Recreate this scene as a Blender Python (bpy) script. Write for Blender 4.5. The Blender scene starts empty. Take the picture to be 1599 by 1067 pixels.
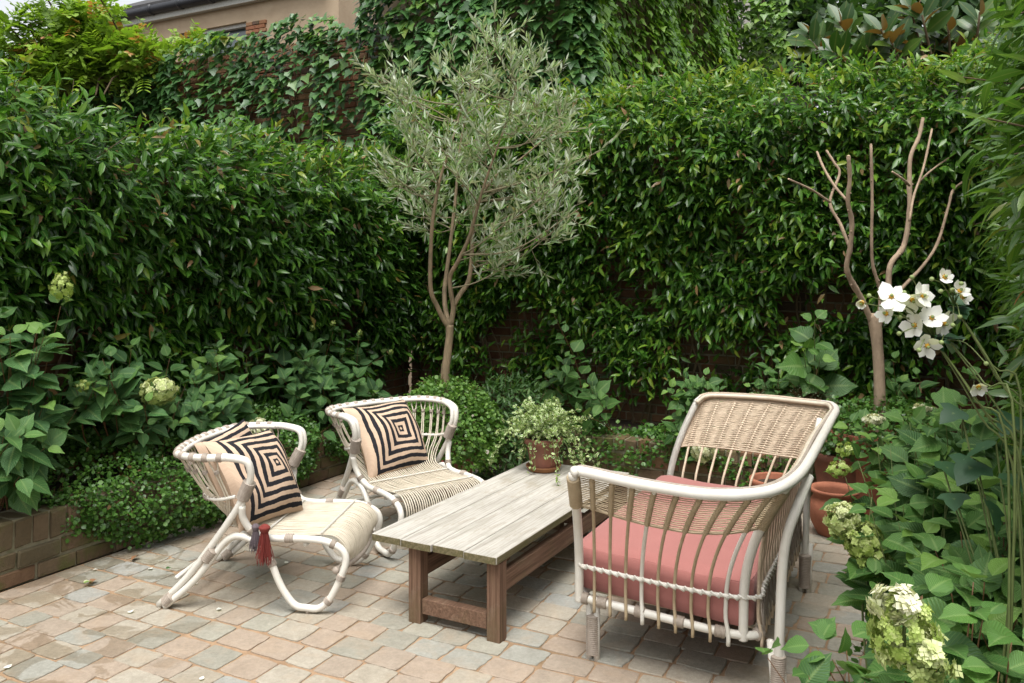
import bpy, math, random
import numpy as np
from mathutils import Vector, Matrix
R0 = np.random.default_rng(7)
random.seed(7)
SC = bpy.context.scene
COL = SC.collection
rad = math.radians

# ------------------------------------------------------------------ camera
H, F, CX, HY = 1.65, 1310.0, 799.5, 405.0          # eye height, focal length (px), principal point
cd = bpy.data.cameras.new('camera'); cam = bpy.data.objects.new('camera', cd); COL.objects.link(cam)
cd.sensor_width = 36.0; cd.lens = F / 1599 * 36; cd.shift_y = -(533.5 - HY) / 1599
cd.clip_end = 500; cd.clip_start = 0.05
cam.location = (0, 0, H); cam.rotation_euler = (rad(90), 0, 0)
SC.camera = cam
# ------------------------------------------------------------------ sky, sun, exposure
SUN_EL, SUN_AZ = rad(70), rad(185)                  # azimuth: direction towards the sun, clockwise from +Y
wd = bpy.data.worlds.new('World'); SC.world = wd; wd.use_nodes = True
nt = wd.node_tree; bg = nt.nodes['Background']
sky = nt.nodes.new('ShaderNodeTexSky'); sky.sky_type = 'NISHITA'; sky.sun_disc = False
sky.sun_elevation = SUN_EL; sky.sun_rotation = SUN_AZ; sky.air_density = 1.0; sky.dust_density = 4.0
hs = nt.nodes.new('ShaderNodeHueSaturation'); hs.inputs['Saturation'].default_value = 0.16
nt.links.new(sky.outputs[0], hs.inputs['Color']); nt.links.new(hs.outputs[0], bg.inputs[0])
bg.inputs[1].default_value = 0.13
sd = bpy.data.lights.new('sun', 'SUN'); sun = bpy.data.objects.new('sun', sd); COL.objects.link(sun)
sd.energy = 1.7; sd.angle = rad(38); sd.color = (1.0, 0.985, 0.955)
sdir = Vector((math.sin(SUN_AZ) * math.cos(SUN_EL), math.cos(SUN_AZ) * math.cos(SUN_EL), math.sin(SUN_EL)))
sun.rotation_euler = sdir.to_track_quat('Z', 'Y').to_euler(); sun.location = (0, 0, 12)
SC.view_settings.view_transform = 'Standard'; SC.view_settings.look = 'None'
SC.view_settings.exposure = 1.05; SC.view_settings.gamma = 1.0
SC.render.engine = 'CYCLES'
SC.cycles.max_bounces = 6; SC.cycles.diffuse_bounces = 3; SC.cycles.glossy_bounces = 2
SC.cycles.transmission_bounces = 4; SC.cycles.transparent_max_bounces = 6
SC.cycles.use_denoising = True

# ------------------------------------------------------------------ coordinates
TH = math.atan2(705.5, 1310.0); SN, CS = math.sin(TH), math.cos(TH)
def W(a, b, z=0.0):                 # garden axes: a runs along the table, b to the right across it
    return np.array([a * SN + b * CS, a * CS - b * SN, z])
def P(px, py, Y):                   # pixel at a known distance
    return np.array([(px - CX) / F * Y, Y, H - (py - HY) / F * Y])
def G(px, py, z=0.0):               # pixel on a level surface of known height
    Y = (H - z) * F / (py - HY); return np.array([(px - CX) / F * Y, Y, z])
def onb(px, py, b):                 # pixel on the upright plane at garden coordinate b
    k = (px - CX) / F; a = -b * (CS + SN * k) / (SN - CS * k); return P(px, py, a * CS - b * SN)
def ona(px, py, a):
    k = (px - CX) / F; b = a * (CS * k - SN) / (CS + SN * k); return P(px, py, a * CS - b * SN)
def AB(p): return p[0] * SN + p[1] * CS, p[0] * CS - p[1] * SN
UA = W(1, 0); UB = W(0, 1); UZ = np.array([0, 0, 1.0])
def nrm(v):
    v = np.asarray(v, float); return v / np.maximum(np.linalg.norm(v, axis=-1, keepdims=True), 1e-9)

# ------------------------------------------------------------------ objects and meshes
def root(name, label, cat, loc=(0, 0, 0), rz=0.0, group=None):
    o = bpy.data.objects.new(name, None); COL.objects.link(o); o.empty_display_size = .1
    o.location = loc; o.rotation_euler = (0, 0, rz); tag(o, label, cat, group); return o
def tag(o, label=None, cat=None, group=None, kind=None):
    if label: o['label'] = label
    if cat: o['category'] = cat
    if group: o['group'] = group
    if kind: o['kind'] = kind
    return o
def mesh(name, V, T=None, Q=None, attr=None, mat=None, smooth=True, mats=None, midx=None):
    V = np.asarray(V, np.float32).reshape(-1, 3)
    T = np.zeros((0, 3), np.int32) if T is None else np.asarray(T, np.int32).reshape(-1, 3)
    Q = np.zeros((0, 4), np.int32) if Q is None else np.asarray(Q, np.int32).reshape(-1, 4)
    me = bpy.data.meshes.new(name)
    me.vertices.add(len(V)); me.vertices.foreach_set('co', V.ravel())
    nl = len(T) * 3 + len(Q) * 4
    me.loops.add(nl); me.loops.foreach_set('vertex_index', np.concatenate([T.ravel(), Q.ravel()]).astype(np.int32))
    n = len(T) + len(Q); me.polygons.add(n)
    st = np.concatenate([np.arange(len(T)) * 3, len(T) * 3 + np.arange(len(Q)) * 4]).astype(np.int32)
    me.polygons.foreach_set('loop_start', st)
    me.polygons.foreach_set('use_smooth', np.full(n, smooth, bool))
    if attr is not None:
        at = me.attributes.new('lf', 'FLOAT_COLOR', 'POINT'); at.data.foreach_set('color', np.asarray(attr, np.float32).ravel())
    if mat: me.materials.append(mat)
    me.update(calc_edges=True); me.validate(); return me
def obj(name, me, parent=None, loc=(0, 0, 0), kind=None):
    o = bpy.data.objects.new(name, me); COL.objects.link(o); o.location = loc
    if parent is not None: o.parent = parent
    if kind: o['kind'] = kind
    return o
class MB:
    """collects shapes; build() links them as one mesh object in the frame of its parent"""
    def __init__(s): s.V = []; s.T = []; s.Q = []; s.A = []; s.n = 0
    def add(s, V, T=None, Q=None, r=0.5):
        V = np.asarray(V, float).reshape(-1, 3)
        if T is not None and len(T): s.T.append(np.asarray(T) + s.n)
        if Q is not None and len(Q): s.Q.append(np.asarray(Q) + s.n)
        A = np.zeros((len(V), 4)); A[:, 0] = r; A[:, 3] = 1
        s.V.append(V); s.A.append(A); s.n += len(V); return s
    def tube(s, path, r, k=8, cap=True, res=0, r2=None, rv=0.5):
        V, T, Q = tube(path, r, k, cap, res); return s.add(V, T, Q, rv)
    def box(s, c, x, y, z, hx, hy, hz, bev=0.0, r=0.5):
        V, Q = boxg(c, x, y, z, hx, hy, hz); return s.add(V, None, Q, r)
    def build(s, name, mat, parent=None, org=(0, 0, 0), smooth=True, kind=None, bevel=0):
        V = np.concatenate(s.V) - np.asarray(org)
        me = mesh(name, V, np.concatenate(s.T) if s.T else None, np.concatenate(s.Q) if s.Q else None, np.concatenate(s.A), mat, smooth)
        o = obj(name, me, parent, kind=kind)
        if bevel:
            m = o.modifiers.new('bevel', 'BEVEL'); m.width = bevel; m.segments = 2; m.limit_method = 'ANGLE'; m.angle_limit = rad(40)
        return o
def catmull(P_, n):
    P_ = np.asarray(P_, float)
    if len(P_) < 3 or n <= 1:
        return P_
    p = np.vstack([2 * P_[0] - P_[1], P_, 2 * P_[-1] - P_[-2]])
    out = []
    for i in range(1, len(p) - 2):
        p0, p1, p2, p3 = p[i - 1:i + 3]
        for t in np.arange(n) / n:
            out.append(.5 * ((2 * p1) + (p2 - p0) * t + (2 * p0 - 5 * p1 + 4 * p2 - p3) * t * t + (3 * p1 - p0 - 3 * p2 + p3) * t ** 3))
    out.append(p[-2]); return np.array(out)
def arc(Pts, n):                                      # n points evenly spaced along a polyline
    Pts = np.asarray(Pts, float); d = np.r_[0, np.cumsum(np.linalg.norm(np.diff(Pts, axis=0), axis=1))]
    t = np.linspace(0, d[-1], n); return np.stack([np.interp(t, d, Pts[:, i]) for i in range(3)], 1)
def tube(path, r, k=8, cap=True, res=0):
    p = np.asarray(path, float)
    m0 = len(p)
    if res: p = catmull(p, res)
    m = len(p)
    rr = np.asarray(r, float)
    rr = np.full(m, float(rr)) if rr.ndim == 0 else np.interp(np.linspace(0, 1, m), np.linspace(0, 1, len(rr)), rr)
    t = nrm(np.gradient(p, axis=0))
    up = np.array([0, 0, 1.0]) if abs(t[0][2]) < .9 else np.array([1.0, 0, 0])
    u = nrm(np.cross(t[0], up)); N = [u]
    for i in range(1, m):
        u = N[-1] - t[i] * np.dot(N[-1], t[i]); N.append(nrm(u))
    N = np.array(N); B = np.cross(t, N)
    a = np.arange(k) / k * 2 * math.pi
    V = p[:, None] + rr[:, None, None] * (np.cos(a)[None, :, None] * N[:, None] + np.sin(a)[None, :, None] * B[:, None])
    V = V.reshape(-1, 3)
    i = np.arange(m - 1)[:, None] * k; j = np.arange(k)[None]; j2 = (j + 1) % k
    Q = np.stack([i + j, i + j2, i + k + j2, i + k + j], -1).reshape(-1, 4)
    T = []
    if cap:
        e = [p[0] - t[0] * rr[0] * .35, p[-1] + t[-1] * rr[-1] * .35]
        V = np.vstack([V, e]); c0 = m * k
        for q in range(k):
            T.append([c0, (q + 1) % k, q]); T.append([c0 + 1, (m - 1) * k + q, (m - 1) * k + (q + 1) % k])
    return V, np.array(T, int).reshape(-1, 3), Q
def boxg(c, x, y, z, hx, hy, hz):
    c = np.asarray(c, float); V = []
    for sx, sy, sz in ((-1,-1,-1),(1,-1,-1),(1,1,-1),(-1,1,-1),(-1,-1,1),(1,-1,1),(1,1,1),(-1,1,1)):
        V.append(c + np.asarray(x) * sx * hx + np.asarray(y) * sy * hy + np.asarray(z) * sz * hz)
    return np.array(V), np.array([(0,3,2,1),(4,5,6,7),(0,1,5,4),(1,2,6,5),(2,3,7,6),(3,0,4,7)])
def lathe(prof, k=40, c=(0, 0, 0)):
    prof = np.asarray(prof, float); m = len(prof); a = np.arange(k) / k * 2 * math.pi
    V = np.stack([prof[:, 0][:, None] * np.cos(a), prof[:, 0][:, None] * np.sin(a), np.repeat(prof[:, 1][:, None], k, 1)], -1).reshape(-1, 3) + np.asarray(c)
    i = np.arange(m - 1)[:, None] * k; j = np.arange(k)[None]; j2 = (j + 1) % k
    return V, np.stack([i + j, i + j2, i + k + j2, i + k + j], -1).reshape(-1, 4)
def waves(seed, n=7, lo=.6, hi=4.0):                 # smooth 2-D bumps in about -1..1
    g = np.random.default_rng(seed); f = g.uniform(lo, hi, (n, 2)) * g.choice([-1, 1], (n, 2)); ph = g.uniform(0, 6.28, n); am = 1 / np.linalg.norm(f, axis=1) ** .6
    return lambda s, z: (np.sin(np.multiply.outer(s, f[:, 0]) + np.multiply.outer(z, f[:, 1]) + ph) * am).sum(-1) / am.sum() * 1.9

# ------------------------------------------------------------------ materials
def newmat(name):
    m = bpy.data.materials.new(name); m.use_nodes = True; t = m.node_tree
    return m, t, t.nodes['Principled BSDF'], t.nodes['Material Output']
class NT:
    def __init__(s, t): s.t = t
    def n(s, kind, **kw):
        x = s.t.nodes.new(kind)
        for k, v in kw.items():
            if k == 'op': x.operation = v
            else: setattr(x, k, v)
        return x
    def l(s, a, b): s.t.links.new(a, b)
    def ramp(s, fac, cols, interp='LINEAR'):
        x = s.n('ShaderNodeValToRGB'); e = x.color_ramp.elements; x.color_ramp.interpolation = interp
        while len(e) < len(cols): e.new(.5)
        for i, (p, c) in enumerate(cols):
            e[i].position = p; e[i].color = (*c, 1) if len(c) == 3 else c
        s.l(fac, x.inputs[0]); return x.outputs[0]
    def noise(s, vec, scale, detail=4, rough=.6, dist=0):
        x = s.n('ShaderNodeTexNoise'); x.inputs['Scale'].default_value = scale; x.inputs['Detail'].default_value = detail
        x.inputs['Roughness'].default_value = rough; x.inputs['Distortion'].default_value = dist
        if vec is not None: s.l(vec, x.inputs['Vector'])
        return x.outputs[0]
    def math(s, op, a, b=None, c=None):
        x = s.n('ShaderNodeMath', op=op)
        for i, v in enumerate((a, b, c)):
            if v is None: continue
            if isinstance(v, (int, float)): x.inputs[i].default_value = v
            else: s.l(v, x.inputs[i])
        return x.outputs[0]
    def mix(s, fac, a, b, mode='MIX'):
        x = s.n('ShaderNodeMix'); x.data_type = 'RGBA'; x.blend_type = mode
        for i, v in ((0, fac), (6, a), (7, b)):
            if isinstance(v, (int, float)): x.inputs[i].default_value = v
            elif isinstance(v, tuple): x.inputs[i].default_value = (*v, 1)
            else: s.l(v, x.inputs[i])
        return x.outputs[2]
    def bump(s, h, strength, dist, bsdf):
        x = s.n('ShaderNodeBump'); x.inputs['Strength'].default_value = strength; x.inputs['Distance'].default_value = dist
        s.l(h, x.inputs['Height']); s.l(x.outputs[0], bsdf.inputs['Normal'])
    def pos(s): return s.n('ShaderNodeNewGeometry').outputs['Position']
    def objc(s): return s.n('ShaderNodeTexCoord').outputs['Object']
    def scaled(s, v, sc):
        x = s.n('ShaderNodeMapping'); x.inputs['Scale'].default_value = sc; s.l(v, x.inputs[0]); return x.outputs[0]
    def lf(s):
        a = s.n('ShaderNodeAttribute'); a.attribute_name = 'lf'; c = s.n('ShaderNodeSeparateColor'); s.l(a.outputs['Color'], c.inputs[0])
        return c.outputs[0], c.outputs[1], c.outputs[2]
def leaf_mat(name, cols, rough=.42, transl=.25, vein=.35, veincol=None, back=None, lateral=0.0, edge=None, spec=.5, tcol=1.5):
    m, t, b, out = newmat(name); N = NT(t); r, v, x = N.lf()
    c = N.ramp(r, cols)
    n = N.noise(N.pos(), 14, 2); c = N.mix(.35, c, N.mix(n, (.55, .6, .5), (1.35, 1.3, 1.2)), 'MULTIPLY')
    if edge:                                            # pale leaf margin of variegated kinds
        e = N.n('ShaderNodeMapRange'); e.inputs[1].default_value = .45; e.inputs[2].default_value = .75; N.l(x, e.inputs[0]); c = N.mix(e.outputs[0], c, edge)
    if vein:
        mr = N.n('ShaderNodeMapRange'); mr.inputs[1].default_value = .0; mr.inputs[2].default_value = .16; mr.inputs[3].default_value = vein; mr.inputs[4].default_value = 0
        N.l(x, mr.inputs[0]); c = N.mix(mr.outputs[0], c, veincol or (.35, .42, .14))
    if lateral:
        w = N.math('SINE', N.math('MULTIPLY', N.math('SUBTRACT', v, N.math('MULTIPLY', x, .22)), 48))
        w = N.math('POWER', N.math('ABSOLUTE', w), 6); N.bump(w, lateral, .004, b); c = N.mix(N.math('MULTIPLY', w, .14), c, (.3, .4, .14))
    if back: c = N.mix(N.n('ShaderNodeNewGeometry').outputs['Backfacing'], c, back)
    N.l(c, b.inputs['Base Color']); b.inputs['Roughness'].default_value = rough; b.inputs['Specular IOR Level'].default_value = spec
    tr = N.n('ShaderNodeBsdfTranslucent'); N.l(N.mix(1.0, c, (tcol, tcol * 1.06, tcol * .55), 'MULTIPLY'), tr.inputs[0])
    ms = N.n('ShaderNodeMixShader'); ms.inputs[0].default_value = transl; N.l(b.outputs[0], ms.inputs[1]); N.l(tr.outputs[0], ms.inputs[2]); N.l(ms.outputs[0], out.inputs[0])
    return m
def plain(name, col, rough=.6, var=.15, scale=30, bump=0, bscale=60, col2=None, spec=.4, stretch=None):
    m, t, b, out = newmat(name); N = NT(t); v = N.objc()
    if stretch: v = N.scaled(v, stretch)
    n = N.noise(v, scale, 5, .65)
    c2 = col2 or tuple(x * (1 - var * 2) for x in col)
    c = N.ramp(n, [(.3, c2), (.7, col)])
    N.l(c, b.inputs['Base Color']); b.inputs['Roughness'].default_value = rough; b.inputs['Specular IOR Level'].default_value = spec
    if bump: N.bump(N.noise(v, bscale, 4, .6), bump, .004, b)
    return m
M = {}
M['hedge'] = leaf_mat('glossy_leaf', [(0, (.016, .054, .010)), (.40, (.040, .122, .014)), (.66, (.082, .190, .022)), (.90, (.18, .29, .030)), (.955, (.20, .22, .03)), (.975, (.24, .13, .06)), (1, (.34, .24, .13))], .26, .32, .25, spec=.34)
M['hedger'] = leaf_mat('long_green_leaf', [(0, (.045, .115, .02)), (.5, (.09, .20, .03)), (.85, (.17, .29, .05)), (.97, (.2, .2, .04)), (1, (.34, .17, .06))], .27, .3, .3, spec=.75)
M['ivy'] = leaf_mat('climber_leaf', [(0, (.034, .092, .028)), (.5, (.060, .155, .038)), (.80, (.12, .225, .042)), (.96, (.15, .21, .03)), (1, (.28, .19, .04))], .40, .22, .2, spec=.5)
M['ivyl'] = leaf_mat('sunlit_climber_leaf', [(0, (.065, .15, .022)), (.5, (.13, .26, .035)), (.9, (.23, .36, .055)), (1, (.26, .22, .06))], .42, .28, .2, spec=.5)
M['wist'] = leaf_mat('pale_vine_leaf', [(0, (.10, .19, .018)), (.5, (.18, .30, .03)), (.88, (.28, .40, .05)), (.95, (.34, .26, .08)), (1, (.42, .17, .07))], .5, .32, .2)
M['tree'] = leaf_mat('tree_leaf', [(0, (.02, .05, .015)), (.6, (.04, .09, .02)), (.95, (.09, .15, .03)), (1, (.3, .12, .05))], .5, .3, 0)
M['olive'] = leaf_mat('olive_leaf', [(0, (.09, .175, .055)), (.5, (.165, .275, .085)), (1, (.30, .39, .16))], .40, .25, .3, (.44, .48, .30), back=(.42, .47, .34), tcol=1.2)
M['hyd'] = leaf_mat('broad_leaf', [(0, (.032, .095, .032)), (.5, (.052, .140, .042)), (.85, (.085, .19, .045)), (1, (.15, .27, .05))], .5, .24, .55, (.20, .30, .10), lateral=.5, spec=.35, back=(.12, .19, .08))
M['hydr'] = leaf_mat('bright_broad_leaf', [(0, (.03, .09, .024)), (.5, (.055, .14, .03)), (.85, (.09, .20, .04)), (1, (.17, .30, .05))], .5, .28, .5, (.24, .34, .12), lateral=.45, spec=.35, back=(.11, .19, .06))
M['round'] = leaf_mat('tiny_round_leaf', [(0, (.035, .095, .016)), (.6, (.07, .165, .026)), (.95, (.14, .27, .05)), (1, (.25, .16, .08))], .42, .25, 0)
M['mound'] = leaf_mat('tiny_scalloped_leaf', [(0, (.06, .15, .022)), (.6, (.12, .24, .04)), (.95, (.20, .33, .065)), (1, (.40, .36, .30))], .5, .28, 0)
M['needle'] = leaf_mat('narrow_leaf', [(0, (.04, .10, .026)), (.6, (.07, .16, .04)), (1, (.14, .23, .07))], .5, .2, .2)
M['varieg'] = leaf_mat('variegated_leaf', [(0, (.12, .22, .05)), (.6, (.20, .32, .08)), (1, (.32, .43, .15))], .5, .28, 0, edge=(.64, .66, .44))
M['grey'] = leaf_mat('grey_green_leaf', [(0, (.13, .19, .11)), (1, (.30, .36, .22))], .6, .2, 0)
M['magno'] = leaf_mat('magnolia_leaf', [(0, (.022, .06, .014)), (.6, (.035, .085, .016)), (1, (.08, .15, .02))], .36, .14, .5, (.16, .18, .06), back=(.20, .105, .035), spec=.4)
M['anem'] = leaf_mat('lobed_dark_leaf', [(0, (.022, .065, .030)), (1, (.055, .125, .05))], .5, .2, .25, spec=.35)
M['white'] = leaf_mat('white_petal', [(0, (.72, .72, .70)), (1, (.85, .85, .82))], .6, .3, 0, tcol=1.0)
M['panicle'] = leaf_mat('green_white_floret', [(0, (.30, .40, .12)), (.5, (.48, .55, .22)), (1, (.66, .68, .40))], .6, .25, 0, tcol=1.1)
M['panicg'] = leaf_mat('lime_bud', [(0, (.26, .37, .07)), (.6, (.42, .53, .14)), (1, (.58, .63, .28))], .6, .25, 0, tcol=1.1)
M['panicw'] = leaf_mat('cream_floret', [(0, (.50, .55, .30)), (.5, (.66, .67, .46)), (1, (.78, .76, .62))], .6, .25, 0, tcol=1.0)
M['stem'] = plain('green_stem', (.13, .17, .05), .6)
M['redstem'] = plain('reddish_stem', (.15, .075, .03), .6)
M['bark'] = plain('smooth_bark', (.42, .31, .21), .85, .2, 14, .9, 60, (.21, .15, .10), stretch=(1, 1, .5))
M['olbark'] = plain('olive_bark', (.30, .215, .13), .85, .2, 30, .6, 70, (.13, .105, .06), stretch=(1, 1, .3))
M['oltwig'] = plain('olive_twig', (.24, .21, .12), .8)
M['twig'] = plain('twig_bark', (.14, .10, .055), .8)
M['cut'] = plain('sawn_wood', (.62, .47, .30), .8)
M['soil'] = plain('dark_soil', (.060, .042, .028), .95, .3, 40, .8, 90)
M['moss_core'] = plain('old_lime_mortar', (.27, .235, .165), .95, .25, 9, .6, 60, (.11, .11, .055))
M['cane'] = plain('natural_cane', (.60, .535, .425), .5, .12, 14, col2=(.46, .40, .30))
M['caned'] = plain('olive_tan_cane', (.45, .355, .23), .55, .12, 14, col2=(.33, .25, .15))
M['whitec'] = plain('white_painted_rattan', (.68, .655, .595), .38, .06, 9, .15, 30, (.60, .565, .49))
M['bind'] = plain('taupe_binding', (.38, .32, .265), .6, .12, 40, col2=(.27, .225, .18))
M['weave'] = plain('woven_cane', (.58, .47, .345), .55, .15, 20, col2=(.43, .335, .235))
M['terra'] = plain('terracotta', (.36, .135, .075), .85, .2, 11, .35, 70, (.25, .088, .048))
M['terra2'] = plain('weathered_terracotta', (.30, .115, .075), .9, .25, 6, .35, 70, (.16, .08, .055))
M['saucer'] = plain('brown_terracotta', (.30, .135, .055), .8, .2, 12, .3, 60)
M['petal'] = plain('fallen_petal', (.78, .66, .68), .6)
M['dryleaf'] = plain('dry_leaf', (.26, .13, .06), .7)
M['tasr'] = plain('red_wool', (.21, .034, .026), .9)
M['tasg'] = plain('grey_wool', (.14, .11, .12), .9)
M['gutter'] = plain('black_gutter', (.03, .032, .038), .45)
M['roof'] = plain('dark_roof', (.07, .068, .07), .9, .2, 8, .6, 40)
M['frame'] = plain('pale_window_frame', (.55, .55, .50), .6)
M['palewall'] = plain('pale_wall', (.60, .55, .50), .9, .05, 3)
M['tarp'] = plain('weathered_rail', (.07, .065, .06), .8)
M['yellow'] = plain('yellow_stamens', (.62, .34, .03), .8)
M['budg'] = plain('green_bud', (.26, .33, .12), .7)
def mk_render():
    m, t, b, out = newmat('beige_render'); N = NT(t); v = N.pos()
    c = N.ramp(N.noise(v, .9, 5, .6, .4), [(.3, (.34, .25, .16)), (.7, (.46, .36, .245))])
    c = N.mix(N.ramp(N.noise(v, 6, 6, .7), [(.55, (0, 0, 0)), (.8, (.4, .4, .4))]), c, (.30, .21, .14))
    N.l(c, b.inputs['Base Color']); b.inputs['Roughness'].default_value = .9; N.bump(N.noise(v, 25, 4), .4, .01, b); return m
M['render'] = mk_render()
def mk_glass():
    m, t, b, out = newmat('window_glass'); b.inputs['Base Color'].default_value = (.10, .13, .14, 1); b.inputs['Roughness'].default_value = .08; b.inputs['Specular IOR Level'].default_value = .8; return m
M['glass'] = mk_glass()
def mk_brick(name, cols, moss):
    m, t, b, out = newmat(name); N = NT(t); r, v, x = N.lf(); p = N.pos()
    c = N.ramp(r, cols)
    c = N.mix(.75, c, N.mix(N.noise(p, 22, 6, .7), (.45, .43, .40), (1.5, 1.5, 1.45)), 'MULTIPLY')
    mm = N.ramp(N.noise(p, 3.2, 5, .65, .3), [(.48, (0, 0, 0)), (.62, (1, 1, 1))])
    c = N.mix(N.math('MULTIPLY', mm, moss), c, (.075, .085, .022))
    N.l(c, b.inputs['Base Color']); b.inputs['Roughness'].default_value = .95; b.inputs['Specular IOR Level'].default_value = .2
    N.bump(N.noise(p, 60, 6, .7), .7, .008, b); return m
BR = [(0, (.17, .075, .045)), (.3, (.28, .12, .07)), (.6, (.33, .19, .11)), (.85, (.24, .14, .09)), (1, (.09, .065, .055))]
M['brick'] = mk_brick('old_red_brick', BR, .25)
M['darkbrick'] = mk_brick('dark_old_brick', [(p, tuple(v * .55 for v in c)) for p, c in BR], .35)  # old brick colours darkened evenly, with a little more moss
M['mossbrick'] = mk_brick('mossy_brick', [(0, (.105, .07, .045)), (.4, (.155, .105, .066)), (.7, (.10, .083, .05)), (1, (.16, .085, .05))], .85)
def mk_paver():
    m, t, b, out = newmat('worn_stone_paver'); N = NT(t); r, v, x = N.lf(); p = N.pos()
    cols = [(.0, (.290, .278, .232)), (.16, (.312, .252, .198)), (.3, (.274, .270, .238)), (.44, (.318, .284, .230)), (.58, (.255, .244, .204)), (.72, (.335, .303, .250)), (.86, (.298, .246, .196)), (.95, (.278, .280, .260))]
    c = N.ramp(r, cols, 'CONSTANT')
    c = N.mix(.9, c, N.mix(N.noise(p, 55, 6, .75), (.55, .53, .5), (1.45, 1.45, 1.43)), 'MULTIPLY')
    c = N.mix(.7, c, N.mix(N.noise(p, 13, 5, .7, .5), (.62, .6, .56), (1.36, 1.36, 1.36)), 'MULTIPLY')
    big = N.noise(p, 5.5, 5, .6, .8)
    c = N.mix(N.ramp(big, [(.50, (0, 0, 0)), (.66, (.55, .55, .55))]), c, N.mix(.5, c, (.37, .27, .18)))
    xy = N.n('ShaderNodeSeparateXYZ'); N.l(p, xy.inputs[0])
    wetm = N.n('ShaderNodeMapRange'); wetm.inputs[1].default_value = -.9; wetm.inputs[2].default_value = -1.8; N.l(xy.outputs[0], wetm.inputs[0])
    wet = N.math('MULTIPLY', N.ramp(N.noise(p, 3.6, 4, .5, 1.2), [(.525, (0, 0, 0)), (.545, (1, 1, 1))]), wetm.outputs[0])
    c = N.mix(N.math('MULTIPLY', wet, .42), c, N.mix(1.0, c, (.50, .41, .28), 'MULTIPLY'))
    N.l(c, b.inputs['Base Color'])
    rr = N.n('ShaderNodeMapRange'); rr.inputs[3].default_value = .78; rr.inputs[4].default_value = .45; N.l(wet, rr.inputs[0]); N.l(rr.outputs[0], b.inputs['Roughness'])
    b.inputs['Specular IOR Level'].default_value = .3
    N.bump(N.math('ADD', N.noise(p, 26, 6, .7), N.math('MULTIPLY', N.noise(p, 140, 3, .6), .35)), .65, .006, b); return m
M['paver'] = mk_paver()
def mk_sand():
    m, t, b, out = newmat('sandy_joint'); N = NT(t); p = N.pos()
    c = N.ramp(N.noise(p, 9, 6, .7), [(.3, (.20, .125, .07)), (.55, (.33, .215, .125)), (.75, (.40, .30, .20))])
    c = N.mix(N.ramp(N.noise(p, 2.2, 4, .6), [(.52, (0, 0, 0)), (.68, (.7, .7, .7))]), c, (.15, .10, .05))
    N.l(c, b.inputs['Base Color']); b.inputs['Roughness'].default_value = .95; N.bump(N.noise(p, 180, 3), .6, .004, b); return m
M['sand'] = mk_sand()
def mk_wood(name, c1, c2, c3, green, dirt=0, vert=False):
    m, t, b, out = newmat(name); N = NT(t); v = N.objc()
    g = N.noise(N.scaled(v, (75, 75, 3.0) if vert else (3.0, 75, 75)), 1.0, 6, .7, .35); g2 = N.noise(N.scaled(v, (16, 16, 1.2) if vert else (1.2, 16, 16)), 1.0, 5, .65, .6)
    r, _, _ = N.lf()
    c = N.ramp(g, [(.30, c1), (.5, c2), (.72, c3)])
    c = N.mix(.55, c, N.mix(g2, (.55, .52, .48), (1.35, 1.34, 1.32)), 'MULTIPLY')
    c = N.mix(.5, c, N.mix(r, (.8, .78, .74), (1.15, 1.14, 1.12)), 'MULTIPLY')
    st = N.ramp(N.noise(v, 4.5, 5, .65, .5), [(.50, (0, 0, 0)), (.66, (1, 1, 1))]); c = N.mix(N.math('MULTIPLY', st, green), c, (.105, .10, .035))
    if dirt:
        d = N.ramp(N.noise(N.scaled(v, (5, 14, 14)), 1.0, 6, .75), [(.54, (0, 0, 0)), (.66, (1, 1, 1))]); c = N.mix(N.math('MULTIPLY', d, dirt), c, (.26, .22, .16))
    N.l(c, b.inputs['Base Color']); b.inputs['Roughness'].default_value = .8; b.inputs['Specular IOR Level'].default_value = .25
    N.bump(g, .5, .003, b); return m
M['board'] = mk_wood('silvered_teak', (.25, .232, .20), (.40, .382, .345), (.52, .50, .46), .14, .5)
M['boardend'] = mk_wood('mossy_end_grain', (.075, .066, .032), (.125, .108, .055), (.22, .18, .11), .6, .2)
M['leg'] = mk_wood('brown_teak', (.08, .045, .029), (.145, .084, .055), (.225, .14, .095), .25, .15)
M['legv'] = mk_wood('brown_teak_upright', (.08, .045, .029), (.145, .084, .055), (.225, .14, .095), .25, .15, True)
def mk_cushion_pink():
    m, t, b, out = newmat('dusty_pink_canvas'); N = NT(t); v = N.objc()
    c = N.mix(N.noise(v, 5, 4), (.285, .112, .097), (.345, .142, .124)); c = N.mix(.35, c, N.mix(N.noise(v, 420, 2), (.7, .7, .7), (1.3, 1.3, 1.3)), 'MULTIPLY')
    N.l(c, b.inputs['Base Color']); b.inputs['Roughness'].default_value = .95; b.inputs['Specular IOR Level'].default_value = .1
    b.inputs['Sheen Weight'].default_value = .15; N.bump(N.noise(v, 300, 2), .35, .002, b); return m
M['pink'] = mk_cushion_pink()
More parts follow.
